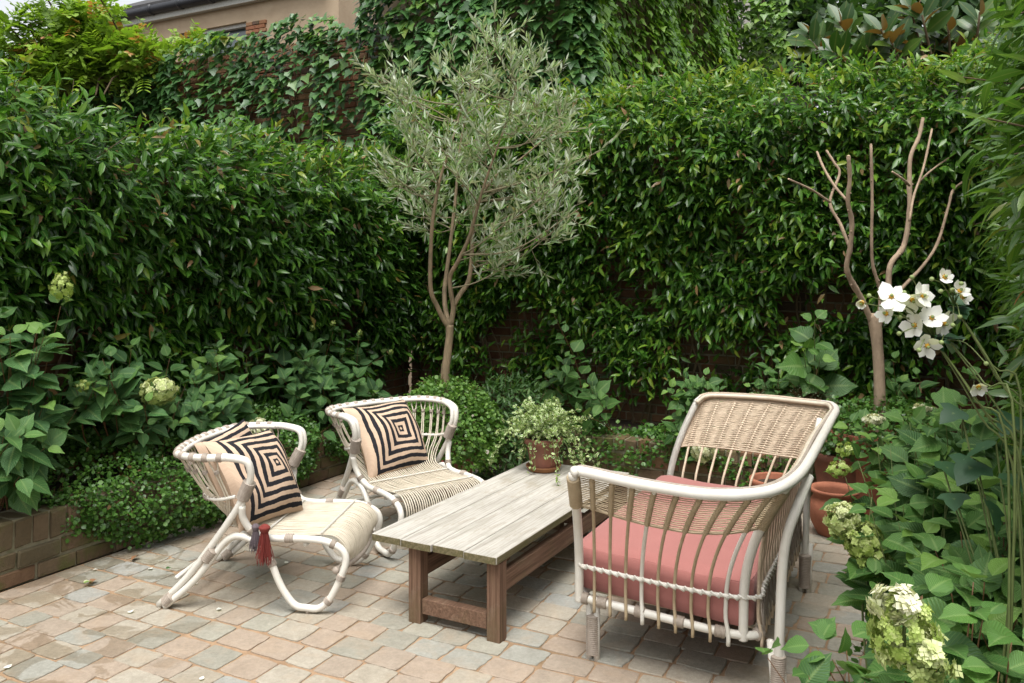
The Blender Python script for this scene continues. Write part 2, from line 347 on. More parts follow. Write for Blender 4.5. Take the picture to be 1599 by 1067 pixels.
def mk_stripe():                                       # concentric woven squares, from the cloth's own coordinates
    m, t, b, out = newmat('black_and_sand_square_weave'); N = NT(t); _, u, v = N.lf()
    nz = N.math('MULTIPLY', N.math('SUBTRACT', N.noise(N.objc(), 14, 3), .5), .035)
    x = N.math('ADD', N.math('SUBTRACT', u, .60), nz); y = N.math('ADD', N.math('SUBTRACT', v, .53), nz)
    ax, ay = N.math('ABSOLUTE', x), N.math('ABSOLUTE', y)
    d = N.math('MAXIMUM', ax, ay)
    fr = N.math('FRACT', N.math('ADD', N.math('MULTIPLY', d, 11.2), .04))
    blk = N.math('LESS_THAN', fr, .52)
    blk = N.math('MULTIPLY', blk, N.math('LESS_THAN', d, .53))
    dia = N.math('LESS_THAN', N.math('ADD', ax, ay), .024)
    blk = N.math('MULTIPLY', blk, N.math('SUBTRACT', 1.0, dia))
    wv = N.noise(N.scaled(N.objc(), (20, 420, 20)), 1.0, 2)
    sand = N.mix(wv, (.47, .335, .235), (.61, .455, .335)); ink = N.mix(wv, (.012, .012, .015), (.030, .029, .033))
    c = N.mix(blk, sand, ink); N.l(c, b.inputs['Base Color']); b.inputs['Roughness'].default_value = .95; b.inputs['Specular IOR Level'].default_value = .12
    N.bump(wv, .5, .003, b); return m
M['stripe'] = mk_stripe()

# ------------------------------------------------------------------ leaves
def leaf_tpl(w, fold=.25, droop=.15, wave=0.0, ser=0.0):
    """w: half widths along the leaf from stalk to tip (first and last may be 0)"""
    n = len(w) - 1; V = []; A = []; T = []
    for i in range(n + 1):
        v = i / n; V.append((0, v, -droop * v * v)); A.append((v, 0))
    L, Rr = {}, {}
    mx = max(w)
    for i in range(1, n):
        v = i / n
        for sgn, D in ((-1, L), (1, Rr)):
            D[i] = len(V); V.append((sgn * w[i], v - .03 + (ser if i % 2 else -ser), -droop * v * v + fold * w[i] + wave * math.sin(i * 2.4 + sgn))); A.append((v, 1.0))
    for D, s in ((L, 1), (Rr, -1)):
        f = lambda a, b, c: T.append((a, b, c) if s > 0 else (a, c, b))
        f(0, 1, D[1])
        for i in range(1, n - 1):
            f(i, i + 1, D[i + 1]); f(i, D[i + 1], D[i])
        f(n - 1, n, D[n - 1])
    return np.array(V, float), np.array(T, int), np.array(A, float)
def lobed_tpl(pts, droop=.12):
    pts = np.array(pts, float); c = np.array([[0, .38]]); p = np.vstack([c, pts])
    V = np.c_[p, -droop * p[:, 1] ** 2 + .10 * np.abs(p[:, 0])]; n = len(pts)
    T = [(0, 1 + (i + 1) % n, 1 + i) for i in range(n)]
    A = np.c_[p[:, 1], np.r_[0, np.ones(n)]]; return V, np.array(T), A
TPL = {
 'lance': leaf_tpl([0, .155, .135, 0], .35, .22),
 'long': leaf_tpl([0, .11, .135, .10, 0], .3, .30),
 'olive': leaf_tpl([0, .082, .075, 0], .2, .03),
 'ovate': leaf_tpl([0, .20, .31, .34, .31, .22, .10, 0], .22, .22, .012, .012),
 'ovatew': leaf_tpl([0, .30, .42, .43, .37, .27, .13, 0], .16, .30, .03, .018),
 'round': leaf_tpl([0, .38, .40, 0], .15, .1),
 'small': leaf_tpl([0, .26, .24, 0], .2, .1),
 'magno': leaf_tpl([0, .13, .21, .23, .17, 0], .25, .10),
 'petal': leaf_tpl([0, .25, .40, .36, 0], -.15, -.12),
 'ivy': lobed_tpl([(0, 0), (.28, -.10), (.50, .25), (.30, .40), (.20, .62), (0, 1), (-.20, .62), (-.30, .40), (-.50, .25), (-.28, -.10)]),
 'lobe3': lobed_tpl([(0, 0), (.20, .02), (.46, .12), (.62, .42), (.36, .50), (.30, .72), (0, 1.05), (-.30, .72), (-.36, .50), (-.62, .42), (-.46, .12), (-.20, .02)], .2),
 'floret': None}
def floret_tpl():
    V = []; T = []; A = []
    for q in range(4):
        a = q * math.pi / 2; d = np.array([math.cos(a), math.sin(a)]); e = np.array([-d[1], d[0]]); b = len(V)
        for c, z in ((d * .05, 0), (d * .5 + e * .38, .12), (d * .98, .05), (d * .5 - e * .38, .12)): V.append((c[0], c[1], z)); A.append((.5, .5))
        T += [(b, b + 3, b + 2), (b, b + 2, b + 1)]
    return np.array(V), np.array(T), np.array(A)
TPL['floret'] = floret_tpl()
def frames(D, N):
    y = nrm(D); x = np.cross(y, N); bad = np.linalg.norm(x, axis=1) < 1e-3; x[bad] = np.cross(y[bad], [[.3, .8, .2]]); x = nrm(x); z = np.cross(x, y)
    return np.stack([x, y, z], -1)
def in_frame(Pp, marg=20):
    Y = np.maximum(Pp[:, 1], .05); px = CX + F * Pp[:, 0] / Y; py = HY - F * (Pp[:, 2] - H) / Y
    return (px > -marg) & (px < 1599 + marg) & (py > -marg) & (py < 1067 + marg) & (Pp[:, 1] > .3)
VARI = {}
def leaf_variants(tpl, mat, n=8):
    k = (tpl, mat)
    if k not in VARI:
        V, T, A = TPL[tpl]; ms = []
        for i in range(n):
            g = np.random.default_rng(i); V2 = V.copy(); V2[:, 0] *= g.uniform(.85, 1.12); V2[:, 2] *= g.uniform(.4, 1.7)
            at = np.zeros((len(V), 4)); at[:, 0] = (i + .5) / n; at[:, 1:3] = A; at[:, 3] = 1
            ms.append(mesh('leaf_' + tpl, V2, T, None, at, M[mat]))
        VARI[k] = ms
    return VARI[k]
def leaf_obj(par, tpl, mat, p, Rm, s, rnd, org, name='leaf'):
    ms = leaf_variants(tpl, mat); o = bpy.data.objects.new(name, ms[min(len(ms) - 1, int(rnd * len(ms)))]); COL.objects.link(o); o.parent = par
    m = Matrix(np.c_[Rm * s, np.asarray(p) - np.asarray(org)].tolist() + [[0, 0, 0, 1]]); o.matrix_basis = m; return o
def leaves(par, name, tpl, mat, Pp, D, Nn, S, rnd, org, indiv=0, front=None, lname='leaf'):
    """one foliage mesh; the largest leaves in view become objects of their own"""
    Pp, D, Nn = np.asarray(Pp, float), np.asarray(D, float), np.asarray(Nn, float); S = np.broadcast_to(S, len(Pp)); Rm = frames(D, Nn)
    keep = np.ones(len(Pp), bool)
    if indiv:
        sc = S / np.maximum(Pp[:, 1], .3) * in_frame(Pp, -5)
        if front is not None: sc = sc * front
        idx = np.argsort(-sc)[:indiv]
        for i in idx: leaf_obj(par, tpl, mat, Pp[i], Rm[i], S[i], rnd[i], org, lname)
        keep[idx] = False
    Pk, Rk, Sk, rk = Pp[keep], Rm[keep], S[keep], rnd[keep]
    if len(Pk) == 0: return None
    V, T, A = TPL[tpl]; n, k = len(Pk), len(V)
    zs = R0.uniform(.4, 1.6, n)
    Vl = np.repeat(V[None], n, 0); Vl[:, :, 2] *= zs[:, None]
    VV = Pk[:, None] + Sk[:, None, None] * np.einsum('nij,nkj->nki', Rk, Vl)
    TT = T[None] + (np.arange(n) * k)[:, None, None]
    at = np.ones((n, k, 4), np.float32); at[:, :, 0] = rk[:, None]; at[:, :, 1:3] = A[None]
    me = mesh(name, VV.reshape(-1, 3) - np.asarray(org), TT.reshape(-1, 3), None, at.reshape(-1, 4), M[mat])
    return obj(name, me, par, kind='stuff')
def randdir(n, rng=R0): return nrm(rng.normal(size=(n, 3)))
exec_parts = []

# ------------------------------------------------------------------ repeated pieces (pavers, bricks)
def chamfer_box(seed, jit=.08, ch=.14):
    g = np.random.default_rng(seed); corners = {}
    V = []; Q = []; T = []; idx = {}
    for sx in (-1, 1):
        for sy in (-1, 1):
            for sz in (-1, 1):
                j = g.normal(0, jit, 3) * .5; c = ch * g.uniform(.5, 1.6)
                for ax in range(3):
                    p = np.array([sx, sy, sz], float) * (1 - c * np.array([.35, 1, 1])); p[ax] = (sx, sy, sz)[ax]
                    idx[(sx, sy, sz, ax)] = len(V); V.append(p + j * np.array([.35, 1, 1]))
    def quad(ids):
        P4 = np.array([V[i] for i in ids]); n = np.cross(P4[1] - P4[0], P4[2] - P4[0])
        Q.append(ids if np.dot(n, P4.mean(0)) > 0 else ids[::-1])
    for ax in range(3):
        o = [i for i in range(3) if i != ax]
        for s in (-1, 1):
            ids = []
            for u, v in ((-1, -1), (1, -1), (1, 1), (-1, 1)):
                k = [0, 0, 0]; k[ax] = s; k[o[0]] = u; k[o[1]] = v; ids.append(idx[(*k, ax)])
            quad(ids)
        for u in (-1, 1):
            for v in (-1, 1):
                k1 = [0, 0, 0]; k2 = [0, 0, 0]; k1[o[0]] = k2[o[0]] = u; k1[o[1]] = k2[o[1]] = v; k1[ax] = -1; k2[ax] = 1
                quad([idx[(*k1, o[0])], idx[(*k2, o[0])], idx[(*k2, o[1])], idx[(*k1, o[1])]])
    for sx in (-1, 1):
        for sy in (-1, 1):
            for sz in (-1, 1):
                t = [idx[(sx, sy, sz, a)] for a in range(3)]; P3 = np.array([V[i] for i in t]); n = np.cross(P3[1] - P3[0], P3[2] - P3[0])
                T.append(t if np.dot(n, P3.mean(0)) > 0 else t[::-1])
    return np.array(V), np.array(T), np.array(Q)
def slab(seed):                                         # worn stone sett, unit size, top at z = 1
    g = np.random.default_rng(seed + 50); n = 28; out = []
    for i in range(n):
        a = (i + .5) / n * 2 * math.pi; c, s = math.cos(a), math.sin(a); p = 13
        r = (abs(c) ** p + abs(s) ** p) ** (-1 / p)
        out.append((c * r * (1 + g.normal(0, .014)), s * r * (1 + g.normal(0, .014))))
    out = np.array(out)
    if g.random() < .35:
        i = g.integers(n); out[i] *= .93; out[(i + 1) % n] *= .95
    sk = g.normal(0, .05, 2); out[:, 0] += out[:, 1] * sk[0] * .6; out[:, 1] += out[:, 0] * sk[1] * .6
    tilt = g.normal(0, .10, 2); top = out * .955
    V = np.vstack([np.c_[out, np.full(n, -1)], np.c_[out, np.full(n, .55)], np.c_[top, 1 + top @ tilt], [[0, 0, 1.0]]])
    Q = [(i, (i + 1) % n, n + (i + 1) % n, n + i) for i in range(n)] + [(n + i, n + (i + 1) % n, 2 * n + (i + 1) % n, 2 * n + i) for i in range(n)]
    T = [(3 * n, 2 * n + i, 2 * n + (i + 1) % n) for i in range(n)]
    return V, np.array(T), np.array(Q)
def pieces(par, name, shapes, mat, items, limit, org=(0, 0, 0)):
    """items: (centre, 3x3 axes*half sizes, value); the largest in view are objects, the rest one mesh"""
    C = np.array([i[0] for i in items]); sz = np.array([abs(np.linalg.det(i[1])) ** (1 / 3) for i in items])
    sc = sz / np.maximum(C[:, 1], .3) * np.where(in_frame(C, 10), 1, .01); order = np.argsort(-sc); big = set(order[:limit].tolist())
    ns = len(shapes); meshes = []
    for q, (V, T, Q) in enumerate(shapes):
        at = np.zeros((len(V), 4)); at[:, 0] = (q + .5) / ns; at[:, 3] = 1; meshes.append(mesh(name, V, T, Q, at, mat, smooth=False))
    mb = MB()
    for i, (c, A, r) in enumerate(items):
        q = min(ns - 1, int(r * ns))
        if i in big:
            o = bpy.data.objects.new(name, meshes[q]); COL.objects.link(o); o.parent = par
            o.matrix_basis = Matrix(np.c_[A, np.asarray(c) - np.asarray(org)].tolist() + [[0, 0, 0, 1]])
        else:
            V, T, Q = shapes[q]; mb.add(V @ A.T + c, T, Q, (q + .5) / ns)
    if mb.n: mb.build('far_' + name + 'work', mat, par, org, smooth=False, kind='stuff')
BRK = [chamfer_box(i) for i in range(14)]
SLB = [slab(i) for i in range(32)]

# ------------------------------------------------------------------ ground and paving
gm = mesh('ground', [(-90, -60, -.03), (90, -60, -.03), (90, 150, -.03), (-90, 150, -.03)], None, [(0, 1, 2, 3)], None, M['soil'])
tag(obj('ground', gm), kind='structure')
A1, B0, B1 = 6.0, -4.2, -.30
pv = MB(); c4 = [W(-1.5, B0), W(A1, B0), W(A1, B1), W(-1.5, B1)]
top = np.array(c4)[::-1]; bot = top - [0, 0, .028]
pv.add(np.vstack([top, bot]), None, [(0, 1, 2, 3), (7, 6, 5, 4), (0, 4, 5, 1), (1, 5, 6, 2), (2, 6, 7, 3), (3, 7, 4, 0)])
pave = pv.build('pavement', M['sand'], smooth=False); tag(pave, kind='structure')
items = []; a = -1.2; rowi = 0
g = np.random.default_rng(21)
while a < A1 - .1:
    h = g.uniform(.128, .166); b = B0 + .012 + g.uniform(-.1, 0)
    while b < B1 - .03:
        w = g.uniform(.145, .205); lo, hi = max(b, B0 + .012), min(b + w, B1 - .004)
        if hi - lo > .05:
            yaw = g.normal(0, .02) + .035; x = UB * math.cos(yaw) + UA * math.sin(yaw); y = UA * math.cos(yaw) - UB * math.sin(yaw)
            hx, hy = (hi - lo) / 2 - g.uniform(.003, .0065), h / 2 - g.uniform(.003, .0065)
            rr = float(g.random())
            c = W(a + h / 2 + .012 * math.sin(b * 2.1 + rowi), (lo + hi) / 2, -.0006 + g.uniform(0, .0026))
            items.append((c, np.stack([x * hx, y * hy, UZ * .0055], 1), rr))
        b += w
    a += h; rowi += 1
pieces(pave, 'paver', SLB, M['paver'], items, 300)

# ------------------------------------------------------------------ brick walls
def brick_wall(name, label, p0, tdir, ndir, length, height, thick, mat, limit, core='moss_core', z0=0.0, bl=.215, bh=.066, joint=.011, header_top=False, cat='wall', depth=.10, seed=3):
    """wall whose front face starts at p0 and runs along tdir; ndir points out of the face"""
    rt = root(name, label, cat, tuple(p0 + np.array([0, 0, z0])))
    org = p0 + np.array([0, 0, z0]); mb = MB(); g = np.random.default_rng(seed)
    mb.box(org + tdir * length / 2 - ndir * (thick / 2 + .012) + UZ * (height - .01) / 2, tdir, ndir, UZ, length / 2, thick / 2 - .002, (height - .01) / 2)
    mb.build('mortar_core', M[core], rt, org, smooth=False)
    its = []; z = .004; row = 0
    rows = []
    if header_top:
        rows = [(.078, bl), (.082, bl), (height - .078 - .082 - 2 * joint - .01, .082)]
    else:
        while z + bh < height: rows.append((bh, bl)); z += bh + joint
    z = .004
    for k, (h, L) in enumerate(rows):
        s = -L * .5 if k % 2 else -L * .1
        while s < length:
            w = L * g.uniform(.95, 1.05) * (.5 if (not header_top and g.random() < .15) else 1); lo, hi = max(s, 0), min(s + w, length)
            if hi - lo > .03:
                pr = g.uniform(-.004, .005); dd = thick / 2 if (header_top and k == 2) else depth / 2
                its.append((org + tdir * (lo + hi) / 2 + UZ * (z + h / 2 + g.normal(0, .0015)) - ndir * (dd - pr), np.stack([tdir * (hi - lo) / 2, ndir * dd, UZ * h / 2 * g.uniform(.96, 1.0)], 1), float(g.random())))
            s += w + joint * g.uniform(.8, 1.3)
        z += h + joint
    pieces(rt, 'brick', BRK, mat, its, limit, org)
    return rt
def fix(par): pass
brick_wall('planter_wall', 'low mossy brick planter wall along the left bed with upright top bricks', W(-1.2, -4.2), UA, UB, 7.1, .345, .20, M['mossbrick'], 120, header_top=True, seed=5)
brick_wall('planter_wall', 'low brick planter wall behind the table and sofa, edging the back bed', W(6.0, -4.2), UB, -UA, 4.9, .29, .20, M['mossbrick'], 90, header_top=True, seed=6)
brick_wall('garden_wall', 'old brick garden wall under the dark hedge on the left', W(-.6, -4.95), UA, UB, 7.6, 2.35, .22, M['darkbrick'], 60, seed=7)
brick_wall('garden_wall', 'old brick garden wall under the back hedge, seen behind the two trees', W(7.0, -4.93), UB, -UA, 6.2, 2.80, .22, M['darkbrick'], 150, seed=8)
brick_wall('garden_wall', 'old brick garden wall under the bright climber at the right edge', W(6.98, .58), -UA, -UB, 5.2, 2.3, .22, M['darkbrick'], 40, seed=9)
# beds
def bed(name, pts, z, hgt):
    top = np.array([[*p[:2], z] for p in pts]); n = len(top); bot = top - [0, 0, hgt]
    o = MB().add(np.vstack([top, bot]), None, [tuple(range(4))] + [(i, n + i, n + (i + 1) % n, (i + 1) % n) for i in range(n)]).build(name, M['soil'], smooth=False)
    tag(o, kind='structure')
bed('soil_bed', [W(-1.1, -4.412), W(-1.1, -4.945), W(6.98, -4.945), W(6.98, -4.412)], .29, .3)
bed('soil_bed', [W(6.212, -4.40), W(6.985, -4.40), W(6.985, .56), W(6.212, .56)], .22, .23)
bed('soil_bed', [W(.6, -.295), W(5.95, -.295), W(5.95, .57), W(.6, .57)], .02, .045)

# ------------------------------------------------------------------ climbers on the garden walls
def hedge(name, label, p0, t, n, length, z0, z1, off, nshoot, tpl, mat, size, seed, kshoot=6, low=(.55, 1.2, .35), indiv=300, thick=.5, ends=0.0, tilt=0.0, stray=14, light=0.0, hang=.35, cat='climber', topcol=.35):
    g = np.random.default_rng(seed); rt = root(name, label, cat, tuple(p0)); lump = waves(seed, 9, .8, 6.5); gap = waves(seed + 9, 9, 2.0, 7.0)
    S = g.uniform(0, length, nshoot * 3); Z = g.uniform(z0, z1, nshoot * 3)
    d = (Z - low[0]) / (low[1] - low[0]); keepp = np.clip(low[2] + (1 - low[2]) * d, low[2], 1) * np.where(gap(S, Z) < np.where(Z < 1.45, -.12, -.42), .08 + .25 * (Z > 1.6), 1)
    kk = np.where(g.random(len(S)) < keepp)[0][:nshoot]; S, Z = S[kk], Z[kk]; m = len(S)
    hh = np.clip((Z - z0) / (z1 - z0), 0, 1)
    surf = off[0] + (off[1] - off[0]) * np.clip(hh * 1.35, 0, 1) ** .8 + .11 * lump(S, Z)
    surf *= np.clip((1.06 - hh) / .16, 0, 1) ** .5
    zz = Z + .10 * lump(S, S * 0 + 1.0) - tilt * S * np.clip((Z - .8) / 1.2, 0, 1)
    dep = surf * (1 - .75 * g.random(m) ** 2.2)
    back = -(g.random(m) * thick) * (hh > .90); dep = np.where(hh > .90, np.minimum(dep, surf) + back, dep)
    base = p0 + np.outer(S, t) + np.outer(np.maximum(dep, .03 - (hh > .9) * 1.0), n) + np.outer(zz, UZ)
    sd_ = nrm(np.outer(np.ones(m), n) * .75 + np.outer(g.normal(0, .6, m), t) + np.outer(g.normal(.05, .5, m) + (hh > .9) * .8, UZ))
    L = g.uniform(.10, .24, m) * size / .085
    Pp = []; D = []; Nn = []; Sz = []; Rn = []; Fr = []
    clump = np.clip(.5 + .25 * lump(S * 1.7 + 3, Z * 1.7), 0, 1)
    for q in range(kshoot):
        f = (q + .5) / kshoot
        pos = base + sd_ * (L * f)[:, None] - np.outer(hang * .25 * L * f * f, UZ)
        dr = nrm(sd_ * (.35 + .5 * f) + randdir(m, g) * .75 - np.outer(np.full(m, hang) * (1 - (hh > .9) * .8), UZ) + n * .15)
        Pp.append(pos); D.append(dr); Nn.append(nrm(UZ * .75 + n * .5 + g.normal(0, .38, (m, 3)))); Sz.append(size * g.uniform(.6, 1.15, m)); Fr.append((dep > surf * .8) * (hh < .95) + .3)
        r = np.clip(g.beta(1.5, 2.2, m) * .82 + light - .05 + topcol * np.clip((hh - .80) / .2, 0, 1) * g.random(m) + .26 * (clump - .5) * 2 + .12 * (f > .8), 0, .93)
        dead = g.random(m) < .018; r = np.where(dead, g.uniform(.96, 1, m), r); Rn.append(r)
    cat_ = np.concatenate
    leaves(rt, 'foliage', tpl, mat, cat_(Pp), cat_(D), cat_(Nn), cat_(Sz), cat_(Rn), p0, indiv, cat_(Fr))
    mb = MB()                                           # stems: upright vines against the wall and the shoots
    for _ in range(int(length * 9)):
        s = g.uniform(0, length); x = s; pts = []
        for z in np.arange(.02, z1 - .25, .22):
            x += g.normal(0, .06); pts.append(p0 + t * np.clip(x, 0.02, length - .02) + n * (.03 + .02 * g.random() + .35 * (off[1]) * max(0, (z - z0) / (z1 - z0))) + UZ * z)
        mb.tube(pts, g.uniform(.004, .011), 5, True, 2)
    for i in g.choice(m, min(m, 500), replace=False):
        mb.tube([base[i] - sd_[i] * .06, base[i], base[i] + sd_[i] * L[i]], .0022, 4, False)
    # stray shoots above the clipped top, with young yellowish leaves
    SP, SD, SN_, SR = [], [], [], []
    for _ in range(int(length * stray)):
        s0 = g.uniform(0, length); zt = z1 - .16 - tilt * s0 + .10 * lump(np.array([s0]), np.array([1.0]))[0]; b0 = p0 + t * s0 + n * g.uniform(-.1, off[1] * .9) + UZ * zt
        L_ = g.uniform(.16, .42); d0 = nrm(UZ * g.uniform(.5, 1.2) + t * g.normal(0, .6) + n * g.normal(.1, .4)); path = catmull([b0, b0 + d0 * L_ * .5, b0 + d0 * L_ + UZ * g.normal(0, .05) + t * g.normal(0, .08)], 5); mb.tube(path, [.003, .0014], 4, False)
        for q in range(g.integers(4, 9)):
            i = g.integers(3, len(path)); SP.append(path[i]); SD.append(nrm(randdir(1, g)[0] + UZ * .5)); SN_.append(nrm(UZ + randdir(1, g)[0] * .6)); SR.append(g.choice([.6, .8, .92, .945, .96, .5]))
    if SP: leaves(rt, 'young_shoots', tpl, mat, np.array(SP), np.array(SD), np.array(SN_), size * g.uniform(.55, .95, len(SP)), np.array(SR), p0)
    mb.build('stems', M['twig'], rt, p0, kind='stuff')
    return rt
hedge('evergreen_climber', 'dark glossy evergreen climber covering the left garden wall', W(-.2, -4.93), UA, UB, 7.1, .55, 2.68, (.08, .40), 9300, 'lance', 'hedge', .102, 31, tilt=.034, low=(.55, 1.25, .30), hang=.45, light=-.05, topcol=.55)
hedge('evergreen_climber', 'tall glossy evergreen climber covering the back garden wall behind the olive tree', W(6.98, -4.85), UB, -UA, 5.5, .45, 3.06, (.06, .52), 10500, 'lance', 'hedge', .096, 32, low=(.5, 1.55, .24), light=.15, hang=.35, topcol=.55)
hedge('evergreen_climber', 'bright long-leaved climber hanging down the right edge wall', W(6.6, .56), -UA, -UB, 4.5, .5, 3.05, (.05, .20), 4600, 'long', 'hedger', .105, 33, low=(.5, 1.0, .5), light=.12, hang=.30)

# ------------------------------------------------------------------ beyond the garden: walls, house, climbers, trees
brick_wall('boundary_wall', 'tall brick wall beyond the left hedge, half hidden by hanging climber', W(7.6, -13.0), UB, -UA, 7.2, 4.25, .3, M['brick'], 300, seed=11)
hr = root('ivy_clad_house', 'tall neighbouring house fully clad in green climber behind the olive tree', 'house', tuple(W(7.9, -4.7)))
ho = W(7.9, -4.7)
MB().box(W(10.9, -4.75, 3.6), UA, UB, UZ, 3.2, 1.15, 3.6).build('wall', M['render'], hr, ho, smooth=False)
MB().box(W(10.9, -4.75, 7.3), UA, UB, UZ, 3.35, 1.3, .1).build('roof_edge', M['roof'], hr, ho, smooth=False)
def curtain(name, label, p0, t, n, length, z0, z1, N, size, seed, mat='ivy', off=.12, mask=None, indiv=300, tpl='ivy', cat='climber', light=0.0, droop=.55, topfringe=.3, zt=None, par=None):
    """climber lying on an upright wall: leaves hang in overlapping tiers"""
    g = np.random.default_rng(seed); rt = par or root(name, label, cat, tuple(p0)); lump = waves(seed, 9, .7, 4.5)
    s = g.uniform(0, length, N * 3); z = g.uniform(z0, z1 + topfringe, N * 3)
    lim = z1 + topfringe * (.5 + .6 * lump(s, s * 0)); k = z < lim
    if mask is not None: k &= g.random(len(s)) < mask(s, z)
    ii = np.where(k)[0][:N]; s, z = s[ii], z[ii]; m = len(s)
    o = off * (.9 + .9 * lump(s, z)) + g.uniform(0, off, m) + .05
    Pp = p0 + np.outer(s, t) + np.outer(o, n) + np.outer(z, UZ)
    D = nrm(n * .55 - np.outer(np.full(m, droop), UZ) + np.outer(g.normal(0, .45, m), t) + g.normal(0, .22, (m, 3)))
    Nn = nrm(n * .55 + UZ * .8 + g.normal(0, .25, (m, 3)))
    r = np.clip(g.beta(2, 2.4, m) * .85 + light + .2 * lump(s * 1.3 + 2, z * 1.3) + .25 * np.clip((z - z1 + .1) / .3, 0, 1), 0, 1)
    leaves(rt, 'foliage', tpl, mat, Pp, D, Nn, size * g.uniform(.55, 1.2, m), r, p0, indiv)
    mb = MB()
    for _ in range(int(length * 4)):
        x = g.uniform(0, length); pts = []
        for zz in np.arange(z0, z1, .3): x += g.normal(0, .07); pts.append(p0 + t * np.clip(x, .02, length - .02) + n * .035 + UZ * zz)
        mb.tube(pts, g.uniform(.006, .014), 5, True, 2)
    mb.build('stems', M['twig'], rt, p0, kind='stuff'); return rt
p_a = W(7.58, -13.0)
gapw = waves(91, 8, 1.2, 3.2)
def maskA(s, z):                                        # bare brick shows low on the right-hand stretch of the wall
    strip = np.sin(s * 9.0 + 1.5 * np.sin(z * 1.3)) + .6 * gapw(s * 2, z * .8)
    bare = np.clip((4.15 - z) / .6, 0, 1) * np.clip((s - 4.3) / .8, 0, 1)
    return np.where(strip > .15, 1.0, 1 - .80 * bare)
curtain('wall_climber', 'dark three-lobed climber hanging down the tall brick wall beyond the left hedge', p_a, UB, -UA, 7.15, 2.1, 4.22, 7000, .125, 41, mask=maskA, off=.12)
curtain('house_climber', 'climber with lobed leaves on the house front, right behind the olive crown', W(7.68, -5.9), UB, -UA, 2.62, 2.4, 5.6, 5600, .125, 42, mat='ivy', off=.16, light=.04)
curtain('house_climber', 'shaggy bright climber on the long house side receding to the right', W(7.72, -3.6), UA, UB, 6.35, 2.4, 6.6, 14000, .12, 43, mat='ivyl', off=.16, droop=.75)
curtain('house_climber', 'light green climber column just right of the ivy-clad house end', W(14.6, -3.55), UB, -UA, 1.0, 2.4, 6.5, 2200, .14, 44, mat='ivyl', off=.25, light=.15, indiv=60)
MB().box(W(15.6, -3.95, 3.4), UA, UB, UZ, .4, .42, 3.4).build('garden_pier', M['palewall'], None, smooth=False)
tag(bpy.data.objects['garden_pier'], 'pale wall end showing above the climber at the top edge, right of the house', 'wall')

curtain('house_climber', 'bushy climber wrapping the near corner of the ivy-clad house', W(7.70, -3.62), nrm(UB + UA), nrm(UB - UA), .34, 2.4, 6.4, 1300, .125, 45, mat='ivy', off=.14, light=.03, indiv=80)
# pale rendered building at the upper left
bo = W(13.0, -17.5); br = root('rendered_building', 'beige rendered building with dark gutter and a window, upper left', 'building', tuple(bo))
def bw(b0, b1, z0, z1, a=13.0, d=.3):
    mb = MB(); mb.box(W(a + d / 2, (b0 + b1) / 2, (z0 + z1) / 2), UB, UA, UZ, (b1 - b0) / 2, d / 2, (z1 - z0) / 2); return mb
zg = 7.05
wb0, wb1, wz0, wz1 = -15.46, -13.4, 5.2, 6.7
mb = MB()
for b0, b1, z0, z1 in ((-19.5, wb0, 0, zg), (wb1, -10.9, 0, zg), (wb0, wb1, 0, wz0), (wb0, wb1, wz1, zg)):
    mb.box(W(13.15, (b0 + b1) / 2, (z0 + z1) / 2), UB, UA, UZ, (b1 - b0) / 2, .15, (z1 - z0) / 2)
mb.box(W(15.5, -11.05, zg / 2), UB, UA, UZ, .15, 2.2, zg / 2)
mb.build('wall', M['render'], br, bo, smooth=False)
w_ = bw(wb0, wb1, wz0, wz1, 13.20, .04).build('window_pane', M['glass'], br, bo, smooth=False)
mb = MB()
for b0, b1, z0, z1 in ((wb0, wb0 + .07, wz0, wz1), (wb1 - .07, wb1, wz0, wz1), (wb0 + .6, wb0 + .68, wz0, wz1), (wb0, wb1, wz1 - .08, wz1)):
    mb.box(W(13.12, (b0 + b1) / 2, (z0 + z1) / 2), UB, UA, UZ, (b1 - b0) / 2, .05, (z1 - z0) / 2)
mb.build('window_frame', M['frame'], br, bo, smooth=False)
bw(-19.6, -11.2, zg, zg + .22, 12.86, .5).build('eaves_board', M['frame'], br, bo, smooth=False)
MB().tube([W(12.80, -19.7, zg + .23), W(12.80, -11.1, zg + .23)], .11, 12).build('gutter', M['gutter'], br, bo)
for k in range(9): MB().tube([W(12.80, -19.0 + k * .95, zg + .23), W(12.80, -18.93 + k * .95, zg + .23)], .128, 12).build('gutter_bracket', M['gutter'], br, bo)
mb = MB(); mb.add([W(12.72, -19.7, zg + .36), W(12.72, -11.15, zg + .36), W(16.5, -11.15, zg + 2.2), W(16.5, -19.7, zg + 2.2), W(12.72, -19.7, zg + .26), W(12.72, -11.15, zg + .26), W(16.5, -11.15, zg + 2.1), W(16.5, -19.7, zg + 2.1)], None, [(0, 1, 2, 3), (7, 6, 5, 4), (0, 4, 5, 1), (1, 5, 6, 2), (2, 6, 7, 3), (3, 7, 4, 0)])
mb.build('roof', M['roof'], br, bo, smooth=False)
its = []
for k in range(17):
    for q in range(2 if k % 2 else 3):
        L = .26 if k % 2 else .18
        its.append((W(12.99, wb1 + .02 + L / 2 + q * (L + .012), 5.22 + k * .085 + .036), np.stack([UB * L / 2, UA * .03, UZ * .036], 1), float(R0.random())))
pieces(br, 'brick', BRK, M['brick'], its, 45, bo)

